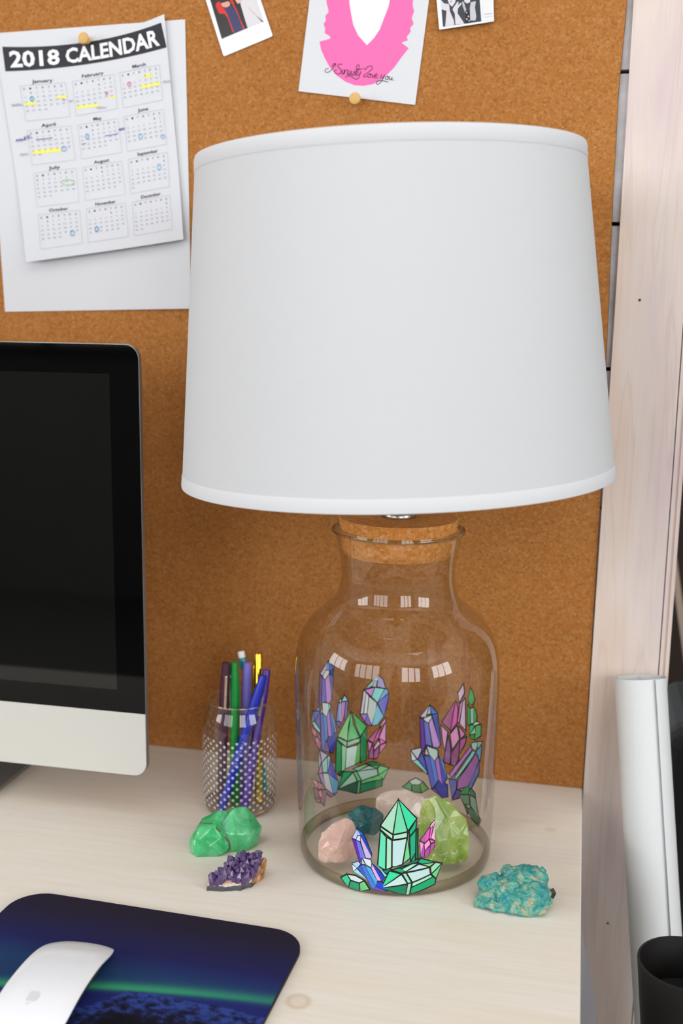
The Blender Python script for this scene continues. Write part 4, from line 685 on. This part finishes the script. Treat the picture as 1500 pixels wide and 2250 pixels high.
for j in range(20):
    z = .0835-.00405*j
    if z < .007: break
    for i in range(NR):
        a = 2*math.pi*(i+.5*(j % 2))/NR; r = .0386+.00025 if .03 < z < .085 else .03855+.0002-max(0, .03-z)*.03
        vs = [bm.verts.new((math.cos(a+0.0015*math.cos(t)/.0385)*r, math.sin(a+0.0015*math.cos(t)/.0385)*r, z+0.0015*math.sin(t))) for t in [q*math.pi/5 for q in range(10)]]
        bm.faces.new(vs)
tag(obj('frosted_dots', bm, md.m, cup), kind='stuff')
def pen(name, label, bottom, top, col, clip=None, kind='felt'):
    b, t = Vector(bottom), Vector(top); d = (t-b); Lg = d.length; q = d.to_track_quat('Z', 'Y')
    o = thing(name, label, 'pencil' if kind == 'pencil' else 'pen', bottom, (0, 0, 0), None); o.rotation_mode = 'QUATERNION'; o.rotation_quaternion = q
    if kind == 'felt':
        m = plain(name+'_'+col, col, .32)
        obj('barrel', lathe([(0, 0), (.0040, 0), (.0044, .003), (.0048, .03), (.0049, Lg-.047), (0, Lg-.047)], 28), m, o, True)
        obj('cap', lathe([(0, Lg-.0465), (.0053, Lg-.0465), (.0054, Lg-.030), (.0048, Lg-.012), (.0040, Lg-.0006), (.0034, Lg), (0, Lg-.0004)], 28), m, o, True)
    elif kind == 'gold':
        obj('barrel', lathe([(0, 0), (.0040, 0), (.0043, .002), (.0043, Lg-.056), (0, Lg-.056)], 28), M_GOLD, o, True)
        obj('cap', lathe([(0, Lg-.0555), (.0047, Lg-.0555), (.0049, Lg-.050), (.0046, Lg-.049), (.0047, Lg-.004), (.0040, Lg-.0008), (.003, Lg), (0, Lg)], 28), M_GOLD, o, True)
    else:
        m = plain('teal_plastic', col, .25)
        obj('barrel', lathe([(0, 0), (.0012, .004), (.0030, .016), (.0034, .03), (.0034, Lg-.040), (.0026, Lg-.032), (.0026, Lg-.021), (.0041, Lg-.017), (.0043, Lg-.008), (.0040, Lg-.007), (0, Lg-.007)], 24), m, o, True)
        obj('eraser', lathe([(0, Lg-.0068), (.0036, Lg-.0068), (.0037, Lg-.001), (.0032, Lg), (0, Lg)], 24), plain('white_rubber', 'eeecea', .7), o, True)
    if clip is not None:
        cw = q.inverted() @ Vector((clip[0], clip[1], 0)); clip = math.atan2(cw.y, cw.x)
        bmc = bmesh.new(); box(bmc, .0056, .0068, -.0015, .0015, Lg-.048, Lg-.013, .0005); box(bmc, .0036, .0066, -.0014, .0014, Lg-.016, Lg-.0125, .0003)
        bmesh.ops.rotate(bmc, matrix=Matrix.Rotation(clip, 3, 'Z'), verts=bmc.verts); obj('clip', bmc, M_GOLD if kind == 'gold' else M_STEEL, o)
    return o
pen('felt_pen', 'plum felt-tip pen, furthest left in the cup', (-.1912, .0420, .0060), (-.1866, .048, .1585), '4a2238', (.40, -.92))
pen('felt_pen', 'bright green felt-tip pen in the cup', (-.1754, .0420, .0060), (-.1800, .055, .1573), '068a34', (-.62, -.78))
pen('mechanical_pencil', 'teal mechanical pencil with a white eraser in the cup', (-.1478, .0640, .0075), (-.1805, .080, .1610), '0a8a8c', None, 'pencil')
pen('felt_pen', 'lavender felt-tip pen in the middle of the cup', (-.1712, .0580, .0070), (-.1697, .0660, .1540), '7f74cc', None)
pen('metal_pen', 'polished gold pen in the cup', (-.1540, .0560, .0062), (-.1612, .078, .1615), 'd9b53c', (-.8, -.6), 'gold')
blue_pen = pen('felt_pen', 'blue felt-tip pen slanting across the front of the cup', (-.1860, .0300, .0065), (-.1468, .0500, .1472), '1c2cae', (.6, .8))
pen('felt_pen', 'deep purple felt-tip pen furthest right in the cup', (-.1620, .0300, .0065), (-.1494, .0700, .1470), '4a1f8e', (.15, -.99))

# pale running script along the barrel of the blue pen
vw = blue_pen.rotation_quaternion.inverted() @ Vector((.30, -.95, .2)); av = math.atan2(vw.y, vw.x); ink = Ink()
for k in range(9):
    z = .048+.0033*k; P = spline([(-.0012, z), (.0011, z+.0006), (-.0010, z+.0014), (.0008, z+.0022)], 4)
    for a, b in zip(P, P[1:]):
        f = lambda u, zz: (.00496*math.cos(av+u/.0049), .00496*math.sin(av+u/.0049), zz)
        ink.poly([f(a[0]-.0002, a[1]-.00012), f(b[0]-.0002, b[1]-.00012), f(b[0]+.0002, b[1]+.00012), f(a[0]+.0002, a[1]+.00012)], 'c9cfe8')
ink.build('barrel_print', blue_pen)

# ------------------------------------------------------------------ computer
X0, X1, YM, ZB, ZT = -.7835, -.2528, -.006, .0492, .4814
mac = thing('computer_monitor', 'silver all-in-one computer with a dark switched-off screen', 'computer', (-.518, .05, 0))
rr = round_rect(X0, X1, ZB, ZT, .0145, 8); ZC = .1163
part(mac, 'back_shell', prism(rr, YM+.0004, YM+.0062), M_ALUG)
bm = bmesh.new(); rows = []
for k in range(9):
    t = k/8; ins = .22*(1-math.cos(t*math.pi/2))**.8; y = YM+.0062+.034*math.sin(t*math.pi/2)
    cxm, czm = (X0+X1)/2, (ZB+ZT)/2; rows.append([bm.verts.new((cxm+(x-cxm)*(1-ins*1.2), y, czm+(z-czm)*(1-ins*1.4))) for x, z in rr])
for a, b in zip(rows, rows[1:]):
    for k in range(len(a)): bm.faces.new((a[k], b[k], b[(k+1) % len(a)], a[(k+1) % len(a)]))
bm.faces.new(rows[-1]); bmesh.ops.recalc_face_normals(bm, faces=bm.faces); part(mac, 'back_bulge', bm, M_ALU, True)
i_ = .0007
ch = [p for p in round_rect(X0+i_, X1-i_, ZB+i_, ZT, .0138, 8) if p[1] < ZC]
part(mac, 'chin', prism([(X1-i_, ZC-.0003), (X0+i_, ZC-.0003)]+ch, YM-.0002, YM+.0005), M_ALU)
tp = [p for p in round_rect(X0+i_, X1-i_, ZB+i_, ZT-i_, .0138, 8) if p[1] > ZC]
M_SCREEN = plain('black_screen_glass', '030304', .03); M_SCREEN.node_tree.nodes['Principled BSDF'].inputs['IOR'].default_value = 1.32
part(mac, 'screen_glass', prism(tp+[(X0+i_, ZC), (X1-i_, ZC)], YM-.0004, YM+.0005), M_SCREEN)
part(mac, 'display', prism([(X0+.030, .1395), (X1-.0300, .1395), (X1-.0300, .4530), (X0+.030, .4530)], YM-.00046, YM-.0003), plain('dark_display', '0a0b0b', .03))
FX0, FX1 = -.6008, -.4352
bm = prism(round_rect(FX0, FX1, -.055, .150, .018, 6), -.0045, -.0002); bmesh.ops.rotate(bm, matrix=Matrix(((1, 0, 0), (0, 0, 1), (0, -1, 0))), verts=bm.verts)
part(mac, 'foot', bm, M_ALUG)
bm = bmesh.new(); sec = spline([(.132, .0040), (.140, .012), (.140, .03), (.120, .11), (.085, .19), (.036, .245)], 6)
rows = [[bm.verts.new((x, y+dy, z)) for x, dy in ((FX0+.006, 0), (FX1-.006, 0), (FX1-.006, .005), (FX0+.006, .005))] for y, z in sec]
for a, b in zip(rows, rows[1:]):
    for k in range(4): bm.faces.new((a[k], a[(k+1) % 4], b[(k+1) % 4], b[k]))
bm.faces.new(rows[0][::-1]); bm.faces.new(rows[-1]); bmesh.ops.recalc_face_normals(bm, faces=bm.faces); part(mac, 'stand_neck', bm, M_ALUG)

# ------------------------------------------------------------------ mouse pad and mouse
pad = thing('mouse_pad', 'dark blue mouse pad printed with northern lights over mountains', 'mouse pad', (-.0440, -.1700, 0), (0, 0, math.radians(-2.2)))
PW, PH = .264, .235
obj('pad_base', (lambda b: b)(prism(round_rect(-PW, 0, -PH, 0, .030, 8), 0, .0034)), plain('black_rubber', '15141a', .8), pad)
pb = pad.children[0]; pb.data.transform(Matrix(((1, 0, 0, 0), (0, 0, 1, 0), (0, 1, 0, 0), (0, 0, 0, 1)))); pb.data.flip_normals()
def lerp3(a, b, t): t = max(0, min(1, t)); return tuple(a[k]*(1-t)+b[k]*t for k in range(3))
def aurora(x, y):
    v = -y; u = (x+PW)/PW
    c = lerp3((40, 34, 50), (36, 38, 92), (v-.015)/.06)
    c = lerp3(c, (36, 62, 104), (v-.066)/.026)
    band = .097+.022*(.96-u)+.03*(.96-u)**2; g = math.exp(-((v-band)/(.0036 if v > band else .0075))**2)*(1.0-.35*max(0, u-.6)/.4)
    c = lerp3(c, (58, 158, 112), g*.95)
    if v > band+.004: c = lerp3(c, (34, 40, 104), (v-band-.004)/.006)
    n1 = noise.fractal(Vector((x*45, y*20, .3)), .9, 2, 4); n2 = noise.fractal(Vector((x*160, y*260, 1.3)), .8, 2, 4)
    k_ = max(0, min(1, (.60-u)/.12)); ridge = .111+.003*((u-.68)/.25)**2+.027*k_*k_*(3-2*k_)+n1*.002
    if v > ridge:
        d = (v-ridge)/.03; c = lerp3((48, 66, 138), (22, 22, 38), d*.9+n2*.9)
        if v > ridge+.026: c = lerp3(c, (20, 18, 26), (v-ridge-.026)/.010)
        if .160 < v < .170 and u < .55 and noise.noise(Vector((x*230, y*260, 5))) > .52: c = (215, 212, 228)
    if v > .18: c = lerp3(c, (22, 24, 48), (v-.18)/.02)
    return '%02x%02x%02x' % tuple(int(max(0, min(255, q))) for q in c)
nx, ny = 150, 140
V = []; Fc = []; Cc = []; R_ = .0296
def edge_in(x, y):
    """pull grid points outside the rounded corners onto the outline"""
    x0, x1, y0, y1 = -PW+.0005, -.0005, -PH+.0005, -.0005
    cx_ = min(max(x, x0+R_), x1-R_); cy_ = min(max(y, y0+R_), y1-R_); dx, dy = x-cx_, y-cy_; l = math.hypot(dx, dy)
    if l > R_ and dx and dy: return cx_+dx/l*R_, cy_+dy/l*R_
    return x, y
for j in range(ny+1):
    for i in range(nx+1): V.append(edge_in(-PW+.0005+(PW-.001)*i/nx, -PH+.0005+(PH-.001)*j/ny)+(.0036,))
ink = Ink(); ink.v = V
for j in range(ny):
    for i in range(nx):
        a = j*(nx+1)+i; ink.f.append((a, a+1, a+nx+2, a+nx+1)); xm = (V[a][0]+V[a+nx+2][0])/2; ym = (V[a][1]+V[a+nx+2][1])/2; ink.c.append(srgb(aurora(xm, ym)))
ink.build('printed_top', pad, print_mat('printed_cloth', .85, .12))

MX, MY, ML, MW = -.2110, -.2965, .114, .0590
mouse = thing('computer_mouse', 'flat white wireless mouse lying on the mouse pad', 'computer mouse', (MX, MY, .0036), (0, 0, math.radians(1.5)))
def mouse_shell(inset, top, z_side):
    bm = bmesh.new(); nl, nw = 40, 24; rows = []
    for j in range(nl+1):
        t = -1+2*j/nl; y = t*(ML/2-inset); w = (MW/2-inset)*(1-abs(t)**7*.16)*(1-.02*t)
        arch = .0205*(1-abs(t)**2.3*.62) if top else 0; row = []
        for i in range(nw+1):
            s = -1+2*i/nw; e = 1-abs(s)**4.5*.16
            z = arch*e if top else z_side*(1-abs(t)**4*.3)
            row.append(bm.verts.new((s*w, y-(0 if abs(t) < .99 else 0)+(1-s*s)*.0025*(1 if t > 0 else -1)*abs(t)**3, z)))
        rows.append(row)
    for a, b in zip(rows, rows[1:]):
        for i in range(nw): bm.faces.new((a[i], a[i+1], b[i+1], b[i]))
    return bm
bm = mouse_shell(0, True, 0); bmesh.ops.recalc_face_normals(bm, faces=bm.faces); bmesh.ops.solidify(bm, geom=bm.faces[:], thickness=.0022)
obj('top_shell', bm, M_WHITE, mouse, True)
bm = mouse_shell(.004, True, 0); bmesh.ops.translate(bm, vec=(0, 0, -.0026), verts=bm.verts)
r = bmesh.ops.extrude_face_region(bm, geom=bm.faces[:]); 
for v in [g for g in r['geom'] if isinstance(g, bmesh.types.BMVert)]: v.co.z = .0012; v.co.x *= .86; v.co.y *= .9
bmesh.ops.recalc_face_normals(bm, faces=bm.faces); obj('base', bm, plain('mouse_base_aluminium', '55585a', .35, .5), mouse)
bm = bmesh.new()
for s in (-1, 1): box(bm, s*.015-.0015, s*.015+.0015, -.04, .04, 0, .0016)
obj('glide_strip', bm, M_BLACK, mouse)
def mz_at(x, y):
    t = y/(ML/2); s = x/(MW/2); return .0205*(1-abs(t)**2.3*.62)*(1-abs(s)**4.5*.16)+.00035
ink = Ink(); ap = [(0, .0036), (.0016, .0045), (.0034, .0040), (.0042, .0026), (.0034, .0012), (.0035, -.0006), (.0044, -.0018), (.0034, -.0040), (.0018, -.0050), (0, -.0045), (-.0018, -.0050), (-.0034, -.0040), (-.0045, -.0012), (-.0044, .0016), (-.0032, .0038), (-.0016, .0045)]
lf = [(.0004, .0052), (.0008, .0066), (.0022, .0078), (.0024, .0064), (.0014, .0054)]
for P in (ap, lf): ink.poly([(-.0026-x, -.0290-y, mz_at(-.0026-x, -.0290-y)) for x, y in P], 'd3d8de')
ink.build('emblem', mouse)['label'] = 'faint grey emblem'

# ------------------------------------------------------------------ things beside the desk
rp0, rp1 = Vector((.3268, -.040, FL)), Vector((.2294, .150, .1440)); dr = rp1-rp0; Lr = dr.length
roll = thing('paper_roll', 'tall roll of white paper leaning against the pine post', 'paper roll', rp0); roll.rotation_mode = 'QUATERNION'; roll.rotation_quaternion = dr.to_track_quat('Z', 'Y')
bm = bmesh.new(); n = 150; turns = 2.4; a0 = 0; rows = []
ang_end = None
qi = roll.rotation_quaternion.inverted(); vd = qi @ Vector((.03, -1, .1)); ang_end = math.atan2(vd.y, vd.x)+.52
for k in range(n+1):
    t = k/n; a = ang_end+(1-t)*turns*2*math.pi; r = .0268-.0052*(1-t)**1.1+.0012*max(0, t-.92)/.08
    rows.append((bm.verts.new((r*math.cos(a), r*math.sin(a), .006)), bm.verts.new((r*math.cos(a), r*math.sin(a), Lr))))
for a, b in zip(rows, rows[1:]): bm.faces.new((a[0], b[0], b[1], a[1]))
bmesh.ops.recalc_face_normals(bm, faces=bm.faces); bmesh.ops.solidify(bm, geom=bm.faces[:], thickness=.0005)
obj('rolled_sheet', bm, plain('roll_paper', 'dfe2e3', .6), roll, False)

stool = thing('side_stool', 'dark stool beside the desk under the black bin', 'stool', (.2475, -.11, FL))
SZ = -.166
part(stool, 'seat', nbox(.20, .296, -.175, -.048, SZ-.02, SZ, .003), plain('dark_stain', '1d1511', .5))
for x, y in ((.203, -.172), (.275, -.172), (.203, -.069), (.275, -.069)): part(stool, 'leg', nbox(x, x+.018, y, y+.018, FL, SZ-.0202), plain('dark_stain_leg', '1d1511', .5))
bn = thing('waste_bin', 'black tapered open bin in the lower right corner', 'bin', (.2665, -.10, SZ))
HB = -.0205-SZ
obj('bin_wall', lathe([(0, .0003), (.0255, .0003), (.0405, HB-.001), (.0403, HB), (.0385, HB), (.0380, HB-.003), (.0240, .004), (0, .004)], 64), plain('matt_black', '120f0e', .5), bn, True)
obj('foam_pad', lathe([(0, HB-.040), (.0328, HB-.040), (.0328, HB-.036), (0, HB-.036)], 48), plain('black_foam', '08080b', .95), bn)

tag(obj('foam_board', prism([(.138, -.035), (.164, -.035), (.1792, -.105), (.1844, -.1339), (.1972, -.184), (.1998, -.195), (.2053, -.2262), (.228, -.42), (.236, FL), (.138, FL)], .118, .121), plain('white_foam', 'dcdbe4', .7)), 'white board leaning between the desk and the post', 'board')
la, lb = Vector((.4725, .62, FL)), Vector((.185, .66, .75))
bm = bmesh.new(); q = (lb-la).to_track_quat('Z', 'Y'); box(bm, -.010, .010, -.004, .004, 0, (lb-la).length, .001); bmesh.ops.transform(bm, matrix=Matrix.Translation(la) @ q.to_matrix().to_4x4(), verts=bm.verts)
tag(obj('wooden_lath', bm, plain('raw_lath', 'b59f8c', .7)), 'pale wooden lath leaning in the dark space behind the post', 'lath')
bm = nbox(.275, .42, .34, .56, FL, .02, .04, 5); tag(obj('storage_crate', bm, plain('black_crate', '0b0b0c', .8)), 'black storage box standing in the dark behind the paper roll', 'box')
# ceiling lamp housings
for k, lx in enumerate((-.50, .62)):
    t = thing('ceiling_lamp', 'white ceiling panel lamp '+('at the left, above the computer', 'at the right, above the post')[k], 'lamp', (lx, -.90, 1.96), group='ceiling panel lamps')
    part(t, 'housing', nbox(lx-.515, lx+.515, -1.40, -.40, 1.885, 1.96, .006), M_TRIM)
